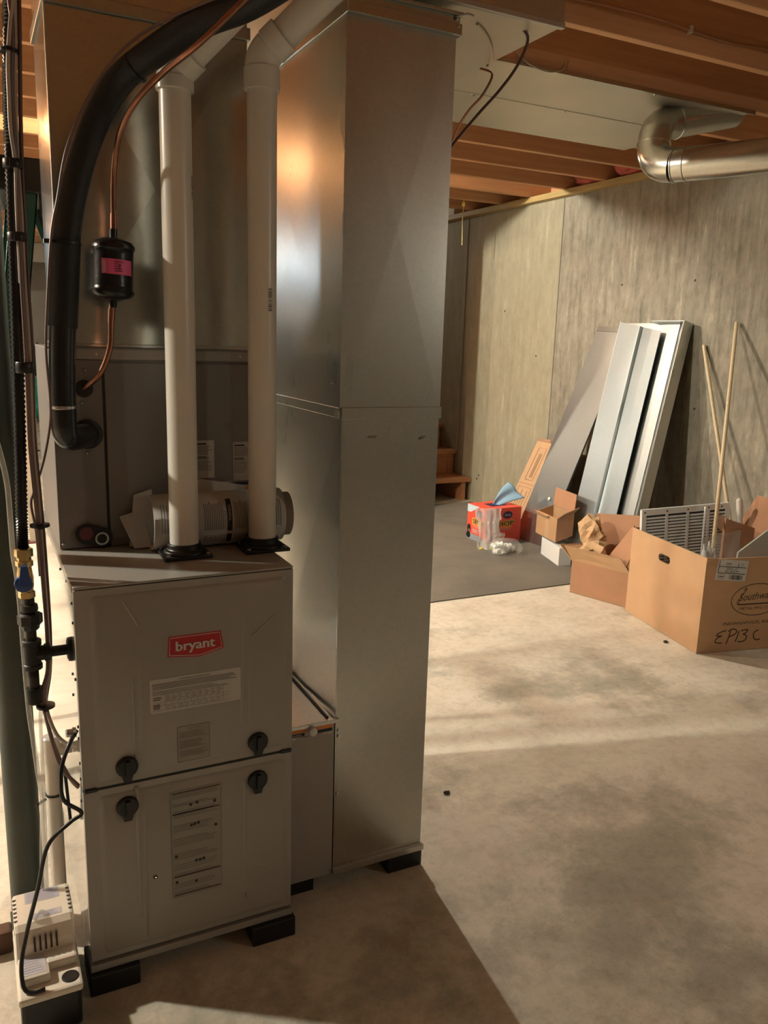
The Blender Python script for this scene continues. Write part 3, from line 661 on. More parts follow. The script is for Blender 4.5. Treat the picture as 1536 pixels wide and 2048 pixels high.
MB().lathe((.1365, .235, 1.585), (.02, 0, 1), [(0, .0078), (.03, .0072)], 12).build('braze_joint', COPPER, ll, smooth=SM)
MB().lathe((.1262, .235, 1.425), (-.085, 0, -1), [(0, .0078), (.028, .0074)], 12).build('braze_joint', COPPER, ll, smooth=SM)
def dwrap(u, v, h):
    a = -PI / 2 + u / 0.0403; r = 0.0403 + h; return Vector((.1325 + r * math.cos(a), .235 + r * math.sin(a), 1.493 + v - u * 0.05))
d = decal('drier_label', dr, dwrap, [(0, PINK, 'r', -0.030, 0.0, 0.035, 0.030)], 0.0008, 0.004); d['label'] = 'pink label'
decal('label_print', dr, dwrap, lines(1, M('dark_pink_print', (.30, .03, .10), .6), -.004, .004, .016, .027, 5, .0022, .5) + lines(1, INK, .004, .005, .012, .02, 3, .0022, .5) + [(1, M('pale_pink_print', (.85, .4, .5), .6), 'r', -.027, .003, -.020, .027)], .0008, .004)

# thin control wire following the insulated line
tw = MB().tube(smooth_path([(.50, -.30, 2.06), (.368, -.13, 1.992), (.330, -.075, 1.975), (.189, .075, 1.923), (.110, .13, 1.848), (.048, .15, 1.729), (.022, .155, 1.62), (.008, .152, 1.556), (-.006, .14, 1.435), (-.014, .13, 1.341), (-.012, .12, 1.246), (-.015, .12, 1.198), (-.03, .118, 1.13), (-.050, .112, 1.073), (-.058, .108, 1.045), (-.052, .106, .99), (-.050, .105, .90)], 6), 0.0026, 8).build('control_wire', CABBR, smooth=SM)
tag(tw, 'single thin brown wire running along the black insulated line', 'cable')

# bundle of thermostat cables
CG = 'cables bundled on the gas tube'
def fwd(P):                                     # upper run of the cables lies on the front of the gas tube
    return [(x - .001, y - .013, z) if z > 1.2 else (x - .001, y - .006, z) if z > 1.1 else (x, y, z) for x, y, z in P]
c1 = [(-.048, .08, 1.941), (-.043, .08, 1.88), (-.050, .08, 1.792), (-.050, .08, 1.687), (-.050, .08, 1.586), (-.052, .08, 1.466), (-.052, .08, 1.341), (-.054, .08, 1.175), (-.051, .08, 1.06), (-.048, .08, .971), (-.046, .082, .88), (-.044, .09, .80), (-.047, .085, .71), (-.060, .08, .66), (-.053, .08, .592), (-.035, .07, .503), (-.003, .05, .459)]
c2 = [(-.037, .085, 1.945), (-.041, .085, 1.851), (-.045, .088, 1.77), (-.047, .088, 1.663), (-.046, .088, 1.57), (-.047, .088, 1.466), (-.046, .088, 1.341), (-.049, .088, 1.174), (-.046, .088, 1.058), (-.044, .092, .95), (-.042, .098, .80), (-.043, .095, .71), (-.055, .085, .64), (-.038, .06, .575), (-.006, .035, .552)]
c3 = [(-.029, .09, 1.948), (-.032, .09, 1.87), (-.037, .094, 1.756), (-.040, .094, 1.656), (-.040, .094, 1.546), (-.041, .094, 1.432), (-.041, .095, 1.323), (-.045, .095, 1.192), (-.042, .095, 1.067), (-.039, .10, .978), (-.037, .105, .80), (-.042, .10, .70), (-.055, .09, .62), (-.040, .09, .528), (-.018, .07, .471), (-.003, .055, .452)]
for pts, r, m, lab in ((c1, .0040, CABBR, 'brown thermostat cable at the front of the tied cable bundle'), (c2, .0038, CABPL, 'pale grey cable in the middle of the tied cable bundle'), (c3, .0036, CABDK, 'dark red brown cable nearest the furnace in the bundle')):
    tag(MB().tube(smooth_path(fwd(pts), 6), r, 8).build('thermostat_cable', m, smooth=SM), lab, 'cable', CG)
CABLEP = smooth_path([(-.036, .066, 1.94), (-.045, .066, 1.9), (-.054, .064, 1.829), (-.056, .064, 1.766), (-.0565, .064, 1.717), (-.052, .066, 1.66), (-.054, .068, 1.58), (-.055, .07, 1.46)], 6)
tag(MB().tube(CABLEP, .0036, 8).build('thermostat_cable', CABPL, smooth=SM), 'short pale cable looping in front of the cable bundle near its top', 'cable', CG)
for z, x, lab in ((1.842, -.047, 'black zip tie round the cables, the topmost on the bundle'), (1.655, -.052, 'black clamp band with a pale glint round the cables at ladder top height'), (1.532, -.052, 'small black zip tie round the cables below the clamp band'),
                  (1.30, -.052, 'wide black tape band round the cables at coil height'), (1.005, -.046, 'black zip tie round the cables just above the brass fitting'), (.63, -.055, 'black zip tie round the cables beside the drain pipe')):
    hh = .016 if 'clamp' in lab else (.02 if 'tape' in lab else .006); rr = .017 if x > -.05 or z < 1.2 else .016
    yy = .083
    if z > 1.2: x -= .004; yy = .076; rr = .0155
    b = MB()
    pr = [(0, rr), (hh * .1, rr + .0012), (hh * .9, rr + .0012), (hh, rr)]
    b.lathe((x, yy, z), (0, 0, 1), pr, 18)
    if 'tape' not in lab: b.box((x - .006, yy - rr - .006, z), (x + .004, yy - rr + .002, z + hh * .9))
    tag(b.build('zip_tie', BLACK, smooth=SM), lab, 'zip tie', 'ties on the cable bundle')

# gas line
gx, gy = -.074, .084
gl = thing('gas_line', 'black corrugated gas tube with brass fitting, blue valve and black iron tee', 'gas pipe', (gx, gy, .643))
b = MB()
P = smooth_path([(-.044, .092, 2.02), (-.045, .092, 1.93), (-.053, .092, 1.80), (-.057, .092, 1.687), (-.061, .092, 1.518), (-.066, .092, 1.341), (-.072, .092, 1.155), (-.078, .088, 1.0), (-.078, gy, .955)], 40)
b.tube(P, [0.0094 if i % 2 else 0.0118 for i in range(len(P))], 14); b.build('corrugated_tube', TAPE, gl, smooth=math.radians(70))
x = gx - .004
b = MB().lathe((x, gy, .928), (0, 0, 1), [(0, .0135), (.002, .0165), (.012, .0165), (.013, .0135), (.02, .0135), (.021, .0175), (.036, .0175), (.038, .0135)], 6)
b.lathe((x + .001, gy, .864), (0, 0, 1), [(0, .013), (.002, .016), (.014, .016), (.016, .013)], 6)
b.lathe((x, gy, .876), (0, 0, 1), [(0, .013), (.014, .0155), (.03, .0155), (.053, .0125)], 14).build('brass_valve', BRASS, gl, smooth=SM)
b = MB().lathe((x - .004, gy - .012, .898), (0, -1, 0), [(0, .017), (.009, .0165), (.011, .013)], 16); b.sheet([(x - .013, gy - .022, .90), (x + .009, gy - .022, .90), (x + .004, gy - .024, .936), (x - .008, gy - .024, .936)], -.006)
b.build('valve_handle', BLUEP, gl, smooth=SM)
x = gx
b = MB().tube([(x, gy, .70), (x, gy, .87)], .0107, 14)
b.lathe((x, gy, .838), (0, 0, 1), [(0, .016), (.004, .0165), (.012, .0155), (.014, .011)], 14)
b.lathe((x, gy, .800), (0, 0, 1), [(0, .0165), (.008, .018), (.012, .0235), (.030, .0235), (.034, .0175)], 8)
b.lathe((x, gy, .716), (0, 0, 1), [(0, .0165), (.001, .0185), (.010, .0185), (.012, .0165), (.048, .0165), (.050, .0185), (.060, .0185), (.062, .0155)], 16)
b.tube([(x, gy, .665), (x, gy, .72)], .0107, 14)
b.lathe((x, gy, .642), (0, 0, 1), [(0, .013), (.003, .0165), (.030, .0168), (.034, .0150)], 16)
b.lathe((x, gy, .747), (1, 0, 0), [(0, .0150), (.022, .0150), (.023, .0178), (.034, .0178), (.036, .0110)], 14)
b.tube([(x + .03, gy, .747), (-.003, gy, .747)], .0107, 14)
b.lathe((-.009, gy, .747), (1, 0, 0), [(0, .019), (.002, .024), (.0085, .025)], 16)
b.build('iron_fittings', BLACKM, gl, smooth=math.radians(28))

# condensate drain pipe, clear tubes
dp = thing('drain_pipe', 'white plastic drain pipe standing between furnace and green post', 'pipe', (-.043, .19, 0))
b = MB().tube([(-.043, .19, .0), (-.043, .19, .49)], .0158, 18); b.build('drain_riser', PVC, dp, smooth=SM)
b = MB().lathe((-.043, .19, .455), (0, 0, 1), [(0, .0185), (.055, .0185), (.058, .015)], 18); b.lathe((-.04, .19, .478), (1, 0, 0), [(0, .014), (.028, .0140), (.030, .012), (.039, .012)], 14)
b.build('drain_tee', PVC, dp, smooth=SM)
b = MB().lathe((-.043, .19, .372), (0.05, 0, 1), [(0, .0165), (.001, .0185), (.005, .0185), (.006, .0165)], 18); b.tube([(-.06, .178, .372), (-.082, .168, .366)], .003, 6); b.build('zip_tie', BLACK, dp, smooth=SM)
TT = [(-.112, .07, 1.177), (-.100, .066, 1.102), (-.098, .062, 1.024), (-.096, .10, .95), (-.090, .118, .87), (-.086, .13, .63), (-.080, .14, .535), (-.075, .15, .459), (-.070, .155, .38), (-.077, .15, .25), (-.080, .135, .186)]
tag(MB().tube(smooth_path(TT, 6), .0052, 10).build('clear_tube', TUBE, smooth=SM), 'clear vinyl drain tube hanging in front of the green post', 'tube')
TT = [(-.058, .11, .66), (-.064, .13, .58), (-.064, .15, .48), (-.066, .152, .36), (-.070, .14, .25), (-.072, .13, .186)]
tag(MB().tube(smooth_path(TT, 6), .0042, 10).build('clear_tube', TUBE, smooth=SM), 'short clear tube dropping from the gas tee down to the pump', 'tube')
sk = MB().tube([(-.018, .19, .42), (-.012, .186, .30)], .0035, 8).build('black_rod', BLACK); tag(sk, 'short thin black rod hanging beside the white drain pipe', 'rod')

# green steel post
gp = thing('steel_post', 'round dark green steel column standing left of the furnace', 'post', (-.107, .285, 0))
MB().tube([(-.107, .285, .012), (-.107, .285, 2.43)], .0365, 28).build('column_shaft', GREENP, gp, smooth=SM)
for z in (0, 2.428): MB().box((-.147, .245, z), (-.067, .325, z + .012)).build('column_plate', GREENP, gp)

# condensate pump
cp = thing('condensate_pump', 'cream condensate pump with black tank on the floor beside furnace', 'pump', (-.085, .03, 0))
PXA, PXB, PYA, PYB = -.1455, -.0245, -.080, .146
b = MB().box((PXA + .004, PYA + .004, 0), (PXB - .004, PYB - .004, .088)); b.build('tank', BLACK, cp, bevel=0.008)
b = MB().box((PXA, PYA, .082), (PXB, PYB, .10)).box((PXA + .005, PYA + .03, .098), (-.083, .02, .121)).box((-.09, -.02, .098), (PXB - .004, .02, .121))
b.build('lid', PUMPW, cp, bevel=0.006)
b = MB(); xs = (PXA + .003, PXB - .003); o = []
prof = [(.012, .1), (.016, .145), (.026, .172), (.038, .181), (PYB - .004, .181), (PYB, .174), (PYB, .1)]
b.add([(xs[0], y, z) for y, z in prof] + [(xs[1], y, z) for y, z in prof], [list(range(7))[::-1], list(range(7, 14))] + [(i, (i + 1) % 7, (i + 1) % 7 + 7, i + 7) for i in range(7)])
hs = b.build('motor_cover', PUMPW, cp, bevel=0.007)
b = MB()
for i in range(5):
    xx = -.108 + i * .0105; b.obox((xx, .0125, .128), (.0036, 0, 0), (0, .004, 0), (0, .0035, .032))
for i in range(6):
    for sx in (PXA + .0023, PXB - .0037): b.box((sx, .05 + i * .014, .150), (sx + .0015, .056 + i * .014, .172))
for i in range(6):
    for sx in (PXA + .0035, PXB - .0115): b.box((sx, .05 + i * .014, .1805), (sx + .007, .054 + i * .014, .1815))
b.build('vent_slots', BROWNINK, cp)['kind'] = 'stuff'
MB().lathe((-.047, -.052, .0995), (0, 0, 1), [(0, .0165), (.002, .0165), (.0025, .014)], 20).build('inlet_hole', BLACK, cp)
pfm = lambda x, y, h: Vector((x, y, .1812 + h))
PALEB = M('pale_violet_label', (0.50, 0.48, 0.52), 0.5); VIO = M('violet_print', (0.37, 0.35, 0.44), 0.6)
decal('top_label', cp, pfm, [(0, PALEB, 'r', -.118, .10, -.05, .138)] + lines(1, VIO, -.115, .103, -.054, .136, 6, .0022))
decal('lower_label', cp, pfm, [(0, PALEB, 'r', -.112, .044, -.05, .064)] + lines(1, VIO, -.110, .046, -.052, .062, 3, .0025))
decal('deck_label', cp, lambda x, y, h: Vector((x, y, .1212 + h)), [(0, PALEB, 'r', -.134, -.042, -.09, .010)] + lines(1, VIO, -.132, -.038, -.093, .006, 6, .0025))
b = MB().tube(smooth_path([(-.103, .04, .182), (-.092, .045, .194), (-.08, .052, .182)], 6), .0045, 10); b.build('outlet_barb', TUBE, cp, smooth=SM)
CO = [(-.004, .03, .592), (-.02, .0, .583), (-.036, -.02, .556), (-.042, -.03, .525), (-.039, -.032, .481), (-.008, -.034, .448), (-.03, -.034, .432), (-.073, -.034, .392), (-.096, -.03, .299), (-.119, -.03, .216), (-.134, -.043, .155), (-.133, -.06, .112), (-.118, -.070, .103), (-.095, -.072, .105)]
tag(MB().tube(smooth_path(CO, 7), .0042, 10).build('power_cord', BLACK, smooth=SM), 'black power cord looping from the furnace side down to the cream pump', 'cord')
cn = MB().lathe((-.0045, .03, .59), (-1, 0, 0), [(0, .010), (.006, .011), (.007, .008), (.018, .008), (.020, .006)], 12).build('cord_connector', STEEL, fu, smooth=SM)

# stepladder behind the furnace: it climbs along x, so its two front rails lean to the left
la = thing('stepladder', 'green fiberglass stepladder with black top cap behind the furnace', 'ladder', (-.05, 1.2, 0))
rx = lambda z: .003 + .128 * (z - 1.346)
for y in (0.985, 1.37):
    b = MB(); z0, z1 = 0.03, 1.76
    b.obox((rx(z0) - .068, y, z0), (.068, 0, 0), (0, .006, 0), (rx(z1) - rx(z0), 0, z1 - z0))
    for dx in (-.068, -.005): b.obox((rx(z0) + dx, y, z0), (.005, 0, 0), (0, .028, 0), (rx(z1) - rx(z0), 0, z1 - z0))
    b.build('front_rail', LADG, la, bevel=0.0015)
    b = MB(); b.obox((.055, y + .004, 1.76), (.032, 0, 0), (0, .022, 0), (.56, 0, -1.73)); b.build('rear_rail', LADG, la, bevel=0.0015)
    MB().box((rx(0) - .075, y - .004, 0), (rx(0) + .006, y + .034, .035)).build('foot', BLACK, la)
    MB().box((.055 + .54, y, 0), (.055 + .61, y + .03, .04)).build('foot', BLACK, la)
for i in range(5):
    z = 0.30 + i * 0.29; MB().box((rx(z) - .07, .99, z - .012), (rx(z) + .005, 1.395, z + .012)).build('step', STEEL, la, bevel=0.003)
    MB().tube([(.071 + .56 * (1.76 - z) / 1.73, .99, z), (.071 + .56 * (1.76 - z) / 1.73, 1.395, z)], .012, 8).build('rear_rung', STEEL, la, smooth=SM)
b = MB().sheet([(x, .955, z) for x, z in ((-.13, 1.742), (-.135, 1.80), (-.115, 1.831), (.066, 1.831), (.088, 1.785), (.088, 1.742))], -.465)
b.build('top_cap', BLACK, la, bevel=0.004)
b = MB().box((.055, .975, 1.69), (.085, .99, 1.745)).tube([(.05, .98, 1.70), (.14, .978, 1.42)], .006, 8); b.build('spreader_bracket', TAPE, la)

# manuals tucked behind the vent pipes
RX0, RX1, RY, RZ, RR = .192, .497, .243, FT + .062, .058
def roll(name, x0, x1, r, a0, a1, m, lab, dy=0.0):
    b = MB(); b.grid(lambda u, v: Vector((x0 + (x1 - x0) * u, RY + dy + r * math.cos(a0 + (a1 - a0) * v) * .9, RZ + r * 1.06 * math.sin(a0 + (a1 - a0) * v))), 2, 22)
    o = b.build(name, m, smooth=math.radians(60), solid=.0035); return tag(o, lab, 'manual', 'instruction manuals behind the vent pipes')
RPAPER = M('manual_paper', (0.56, 0.53, 0.50), 0.75)
mn = roll('instruction_manual', RX0, RX1, RR, math.radians(75), math.radians(318), RPAPER, 'rolled white manual with printed text, outermost behind the vent pipes')
RGREY = M('manual_paper_grey', (0.36, 0.34, 0.32), 0.75)
roll('instruction_manual', RX0 + .02, RX1 + .022, RR - .010, math.radians(60), math.radians(330), RGREY, 'inner rolled grey manual sticking out at the right end of the roll')
def rmap(x, t, h):                              # print wrapped on the roll: t runs up the front
    a = PI + .45 - t / RR * 1.0; r = RR + .0019 + h
    return Vector((x, RY + r * math.cos(a) * .9, RZ + r * 1.06 * math.sin(a)))
e = []
for xa, xb, n in ((.206, .236, 5), (.302, .348, 11), (.372, .402, 7), (.418, .452, 7), (.466, .486, 4)): e += lines(0, INKG, xa, .012, xb, .076, n, .0017, .15, True)
for xa, xb, n in ((.302, .352, 12), (.372, .45, 16)): e += lines(0, INKG, xa, -.022, xb, .0, n, .0016, .3, True)
e += [(0, INK, 'r', .355, .008, .367, .080), (0, INK, 'r', .355, -.024, .367, .0), (1, PAPER, 't', 'WARNING', .3645, .030, .0065, .034, PI / 2), (0, INK, 't', 'INTRODUCTION', .3525, .012, .0042, .040, PI / 2), (0, PAPER, 'r', .300, .0015, .49, .0055)]
decal('manual_print', mn, rmap, e, 0.0004, .008)
def page(pts, lab, m=PAPER2, th=.0025, pr=None):
    o = tag(MB().sheet(pts, th).build('loose_manual', m), lab, 'manual', 'instruction manuals behind the vent pipes')
    if pr: decal('manual_print', o, pr[0], pr[1])
page([(.150, .262, .905), (.212, .262, .902), (.206, .285, 1.03), (.166, .285, 1.018)], 'flat white booklet upright at the left end of the rolled manuals', PAPER2, .006, (plane_map((.1725, .2655, .905), (1, 0, .02), (0, .02, .12)), [(0, INK, 'r', .012, .01, .022, .10)] + lines(0, INKG, .0, .02, .009, .10, 2, .0015, .2, True)))
page([(.158, .250, .902), (.196, .252, .902), (.183, .282, .985), (.132, .276, .972)], 'tilted loose booklet page lowest at the left end of the manuals', PAPER2, .003)
page([(.20, .283, .93), (.40, .285, .93), (.43, .291, 1.026), (.29, .291, 1.052)], 'white sheet peaking above the rolled manuals in front of the coil', PAPER, .002)
page([(.50, .262, .905), (.522, .262, .905), (.532, .27, .955), (.50, .272, .96)], 'small pale paper corner sticking out past the right end of the roll', M('lilac_paper', (.42, .39, .42), .75), .002)

# ================================================================== ceiling details
rp = thing('round_duct', 'round galvanized duct with elbows hanging below the joists', 'duct', (2.62, 1.35, 2.1))
R0 = .069
d1 = Vector((.195, -.424, 0)).normalized(); d2 = Vector((.45, -.045, .115)).normalized()
pl = Vector((2.60, 1.335, 2.15)); pu = Vector((2.70, 1.435, 2.355))
a_ = pl + d1 * .10; b_ = pu + d2 * .10
MB().tube([a_, a_ + d1 * 2.0], R0, 28).build('lower_pipe', GALV_P, rp, smooth=SM)
MB().tube([b_, b_ + d2 * .34], R0, 28).build('upper_pipe', GALV_P, rp, smooth=SM)
bend = arc_path(a_, pl + Vector((.03, .03, .10)), -d1, (.15, .15, 1), 5) + arc_path(pl + Vector((.03, .03, .10)), b_, (.15, .15, 1), d2, 5)[1:]
b = MB(); b.tube(bend, R0 + .002, 24)
b.build('elbow', GALV_P, rp, smooth=math.radians(16))
for pnt, dd in ((a_ + d1 * .0, d1), (a_ + d1 * .05, d1), (b_, d2), (pl + Vector((.03, .03, .10)), Vector((.15, .15, 1))), (a_ + d1 * .62, d1)):
    b = MB().lathe(pnt, dd, [(0, R0 + .001), (.002, R0 + .0045), (.006, R0 + .0045), (.008, R0 + .001)], 28)
    b.build('crimp_ring', GALV_P, rp, smooth=SM)
tag(MB().tube(smooth_path([(1.60, .858, 2.515), (1.731, .860, 2.513), (1.97, .862, 2.520), (2.157, .862, 2.519), (2.28, .862, 2.511), (2.487, .862, 2.503), (2.703, .862, 2.515), (3.1, .862, 2.51)], 5), .0045, 8).build('joist_cable', M('tan_cable', (.42, .22, .12), .5), smooth=SM), 'tan cable stapled along the side of the nearest joist', 'cable')
MB().box((2.276, .852, 2.500), (2.286, .871, 2.524)).build('cable_staple', WHITE, bpy.data.objects['joist_cable'])
WBR = M('copper_wire_brown', (.30, .15, .09), .35, .5)
tag(MB().tube(smooth_path([(.938, .16, 2.088), (.988, .2, 2.085), (1.058, .28, 2.083), (1.122, .385, 2.085), (1.135, .43, 2.11)], 6), .0035, 8).build('hanging_wire', M('cream_wire', (.55, .47, .33), .5), smooth=SM), 'short cream wire looping across the underside of the trunk duct', 'cable', 'wires hanging by the trunk duct')
tag(MB().tube(smooth_path([(1.127, .44, 2.095), (1.16, .43, 2.082), (1.133, .43, 2.028), (1.093, .43, 1.985), (1.06, .43, 1.937), (1.043, .43, 1.898), (1.017, .43, 1.864), (.98, .43, 1.78)], 5), .0032, 8).build('hanging_wire', COPPER, smooth=SM), 'bent copper wire hanging behind the return duct, kinked at its top', 'cable', 'wires hanging by the trunk duct')
tag(MB().tube(smooth_path([(.99, .135, 2.10), (1.016, .14, 2.106), (1.05, .145, 2.096), (1.073, .15, 2.075), (1.069, .18, 2.028), (1.049, .22, 1.98), (1.02, .27, 1.93), (.985, .33, 1.864), (.96, .37, 1.80)], 5), .0036, 8).build('hanging_wire', CABDK, smooth=SM), 'dark brown wire drooping in front of the trunk duct edge', 'cable', 'wires hanging by the trunk duct')
tag(MB().tube(smooth_path([(1.80, 1.268, 2.47), (1.86, 1.255, 2.43), (1.95, 1.25, 2.415), (2.03, 1.255, 2.44), (2.05, 1.262, 2.475)], 5), .0025, 6).build('hanging_wire', STEEL, smooth=SM), 'thin silver wire loop hanging at the pan edge on the joist', 'cable', 'wires hanging by the trunk duct')
pc = thing('pull_string', 'tan pull string with knot hanging from a joist near the stairs', 'string', (3.355, 4.137, 2.107))
MB().tube(smooth_path([(3.355, 4.137, 2.4415), (3.358, 4.137, 2.41), (3.353, 4.137, 2.293), (3.357, 4.137, 2.20), (3.36, 4.137, 2.107)], 5), .004, 6).build('cord', M('string_tan', (.55, .42, .18), .7), pc, smooth=SM)
MB().blob((3.356, 4.137, 2.41), (.012, .012, .02), 3).build('knot', YELLP, pc, smooth=3.14)

# ================================================================== along the right wall
V = Vector
def wall_with_hole(b, o, ex, ey, wd, ht, th, hole):      # panel with a stadium-shaped hand hole
    o = V(o); ex = V(ex).normalized(); ey = V(ey).normalized(); n = ex.cross(ey).normalized() * th
    cx, cy, hw, hh = hole; inn = []; out = []
    N = 24; r = hh
    for i in range(N):
        a = 2 * PI * i / N; c, s_ = math.cos(a), math.sin(a)
        inn.append((cx + (hw - r) * (1 if c > 0.01 else -1 if c < -.01 else 0) + r * c, cy + r * s_))
        k = min((wd - cx if c > 0 else cx) / max(abs(c), 1e-6), (ht - cy if s_ > 0 else cy) / max(abs(s_), 1e-6)); out.append([cx + k * c, cy + k * s_])
    for X in (0, wd):
        for Y in (0, ht):                                   # snap the nearest sample to each corner
            j = min(range(N), key=lambda q: (out[q][0] - X) ** 2 + (out[q][1] - Y) ** 2); out[j] = [X, Y]
    P = lambda p, d: o + ex * p[0] + ey * p[1] - n * d
    vs = [P(p, 0) for p in out] + [P(p, 0) for p in inn] + [P(p, 1) for p in out] + [P(p, 1) for p in inn]; fs = []
    for i in range(N):
        j = (i + 1) % N
        fs += [(i, j, N + j, N + i), (2 * N + j, 2 * N + i, 3 * N + i, 3 * N + j), (N + i, N + j, 3 * N + j, 3 * N + i), (j, i, 2 * N + i, 2 * N + j)]
    b.add(vs, fs)

# --- big carton
A = V((2.764, .932, 0)); u = V((.2005, .9797, 0)); v = V((.9797, -.2005, 0)); BL, BW, BH = .613, .62, .455; zz = V((0, 0, 1))
bc = thing('cardboard_carton', 'large open cardboard carton with printed oval logo and handwritten marker letters', 'carton', tuple(A + u * .3 + v * .3), 'cardboard boxes along the right wall')
b = MB(); wall_with_hole(b, A + u * BL + zz * .002, -u, zz, BL, BH, .006, (BL - .318, .366, .048, .020)); b.build('side_panel', CARD, bc)
MB().obox(A + v * .004 + zz * .002, v * (BW - .004), u * .006, zz * (BH - .006)).build('side_panel', CARD, bc)
MB().obox(A + u * (BL - .006) + v * .006 + zz * .002, v * (BW - .006), u * .006, zz * BH).build('side_panel', CARD2, bc)
MB().obox(A + v * (BW - .006) + u * .007 + zz * .002, v * .006, u * (BL - .014), zz * BH).build('side_panel', CARD2, bc)
MB().obox(A + zz * .001 + u * .006 + v * .006, v * (BW - .012), u * (BL - .012), zz * .006).build('base_panel', CARD2, bc)
MB().sheet([A + v * .003 - u * .003 + zz * (BH - .016), A + v * .055 - u * .003 + zz * (BH - .019), A + v * .05 - u * .003 + zz * (BH + .004), A + v * .0 - u * .0 + zz * (BH + .003)], .006).build('folded_corner', CARD, bc)
MB().sheet([A + v * BW + u * .03 + zz * BH, A + v * BW + u * .58 + zz * BH, A + v * (BW + .07) + u * .55 + zz * (BH + .17), A + v * (BW + .07) + u * .06 + zz * (BH + .17)], .005).build('flap', CARD2, bc)
MB().sheet([A + v * .36 + u * .36 + zz * .2, A + v * .52 + u * .34 + zz * .2, A + v * .52 + u * .34 + zz * .50, A + v * .36 + u * .36 + zz * .55], .02).build('flap', CARD2, bc)
fm = plane_map(A + zz * .002, v, zz)
STK = lambda pts, wd=.0055: (0, BROWNINK, 's', pts, wd)
bez = lambda pts: [(p.x, p.y) for p in smooth_path([(x, y, 0) for x, y in pts], 5)]
e = [(0, BROWNINK, 'o', .292, .246, .138, .078, .0035), (0, BROWNINK, 't', 'Southwark', .196, .242, .036, .205, 0.05, .35),
     (0, BROWNINK, 'r', .196, .222, .392, .228), (0, BROWNINK, 't', 'METAL MFG. CO.', .206, .198, .0145, .175, 0.0), (0, BROWNINK, 't', 'INDIANAPOLIS, INDIANA', .128, .128, .0145, .33, 0.0)]
e += [STK(bez([(.202, .236), (.192, .226), (.190, .240), (.205, .262), (.222, .285), (.232, .296), (.228, .304), (.218, .292)]), .004)]
e += [STK(bez([(.148, .102), (.125, .098), (.100, .086), (.104, .078), (.128, .078)])), STK(bez([(.128, .078), (.108, .070), (.094, .056), (.100, .046), (.132, .042)]))]
e += [STK(bez([(.172, .100), (.166, .070), (.154, .034)])), STK(bez([(.158, .096), (.180, .108), (.204, .100), (.198, .082), (.164, .070)]))]
e += [STK(bez([(.218, .096), (.212, .070), (.204, .044)]))]
e += [STK(bez([(.228, .096), (.262, .100), (.262, .090), (.242, .078)])), STK(bez([(.242, .078), (.262, .070), (.258, .050), (.236, .042), (.218, .044)]))]
e += [STK(bez([(.325, .094), (.303, .084), (.302, .060), (.318, .046), (.34, .048)]))]
decal('carton_print', bc, fm, e)
ca, sa = math.cos(-.10), math.sin(-.10)
lm = lambda x, y, h: fm(.050 + x * ca - y * sa, .352 + x * sa + y * ca, h)
d = decal('shipping_label', bc, lm, [(1, PAPER, 'r', 0, 0, .166, .098)]); d['label'] = 'white shipping label'
e = [(2, INK, 'r', .010, .063, .158, .066), (2, INK, 'r', .010, .033, .158, .036), (2, INK, 'r', .010, .036, .013, .092), (2, INK, 'r', .112, .066, .115, .084),
     (2, INK, 't', 'EDRS', .048, .073, .011, .026, 0), (2, INK, 't', '1/2', .128, .073, .010, .014, 0), (2, INK, 't', 'EDR 6 - 14', .055, .0515, .0095, .055, 0), (2, INK, 't', 'ADJ TAKEOFF', .046, .0395, .0095, .076, 0),
     (2, INK, 'o', .032, .018, .020, .011, .0012), (2, INK, 'r', .021, .016, .043, .020)] + barcode(2, INK, .074, .006, .150, .028, 20)
decal('label_print', d, lm, e)

# --- grille standing at the back of the carton
GO = V((2.899, 1.494, .556)); gx_ = V((.5557, -.1137, .030)).normalized(); gy_ = V((-.012, .03, 1)); gy_ = (gy_ - gx_ * gy_.dot(gx_)).normalized(); GWD, GHT = .523, .535
gn = gx_.cross(gy_).normalized()                       # faces the room
gr = thing('return_grille', 'white louvered return air grille standing inside the large carton', 'grille', tuple(GO + gx_ * .28 - gy_ * .53))
gp_ = lambda x, y, h=0: GO + gx_ * x - gy_ * y + gn * h
b = MB()
cols = [.036, .178, .307, .440, GWD - .036]
for x0, x1 in [(0, .026), (.138, .154), (.262, .278), (.386, .402), (GWD - .026, GWD)]: b.obox(gp_(x0, GHT), gx_ * (x1 - x0), gy_ * GHT, gn * .003)
b.obox(gp_(0, .032), gx_ * GWD, gy_ * .032, gn * .0033); b.obox(gp_(0, GHT), gx_ * GWD, gy_ * .03, gn * .0033)
for y in (0, GHT - .004): b.obox(gp_(0, y + .004), gx_ * GWD, gy_ * .004, gn * -.016)
for x in (0, GWD - .004): b.obox(gp_(x, GHT), gx_ * .004, gy_ * GHT, gn * -.016)
b.build('grille_frame', WHITE, gr)
MB().obox(gp_(.01, GHT - .01, -.016), gx_ * (GWD - .02), gy_ * (GHT - .02), gn * .002).build('grille_back', BLACK, gr)
b = MB().obox(gp_(0, 0), gx_ * .108, gy_ * -.0035 + gn * .0085, gn * -.0012 + gy_ * -.0115)
slat0 = None
for ci, (x0, x1) in enumerate([(.028, .136), (.156, .260), (.280, .384), (.404, GWD - .028)]):
    for k in range(28):
        y = .040 + k * .0166
        b = MB().obox(gp_(x0 - .004, y + .013, -.010), gx_ * (x1 - x0 + .008), gn * .012 + gy_ * -.0005, gy_ * .0098 + gn * -.001) if k == 0 else None
        if b: base = b.build('slat', WHITE, gr)
        else:
            o = base.copy(); C.objects.link(o); o.parent = gr; o.location = base.location - gy_ * (.0166 * k)
b = MB()
for x in (.016, .146, .270, .394, GWD - .05): b.lathe(gp_(x + .0, .016, .0033), gn, [(0, .0045), (.0006, .0045)], 10)
b.build('screw_hole', BLACK, gr)['kind'] = 'stuff'

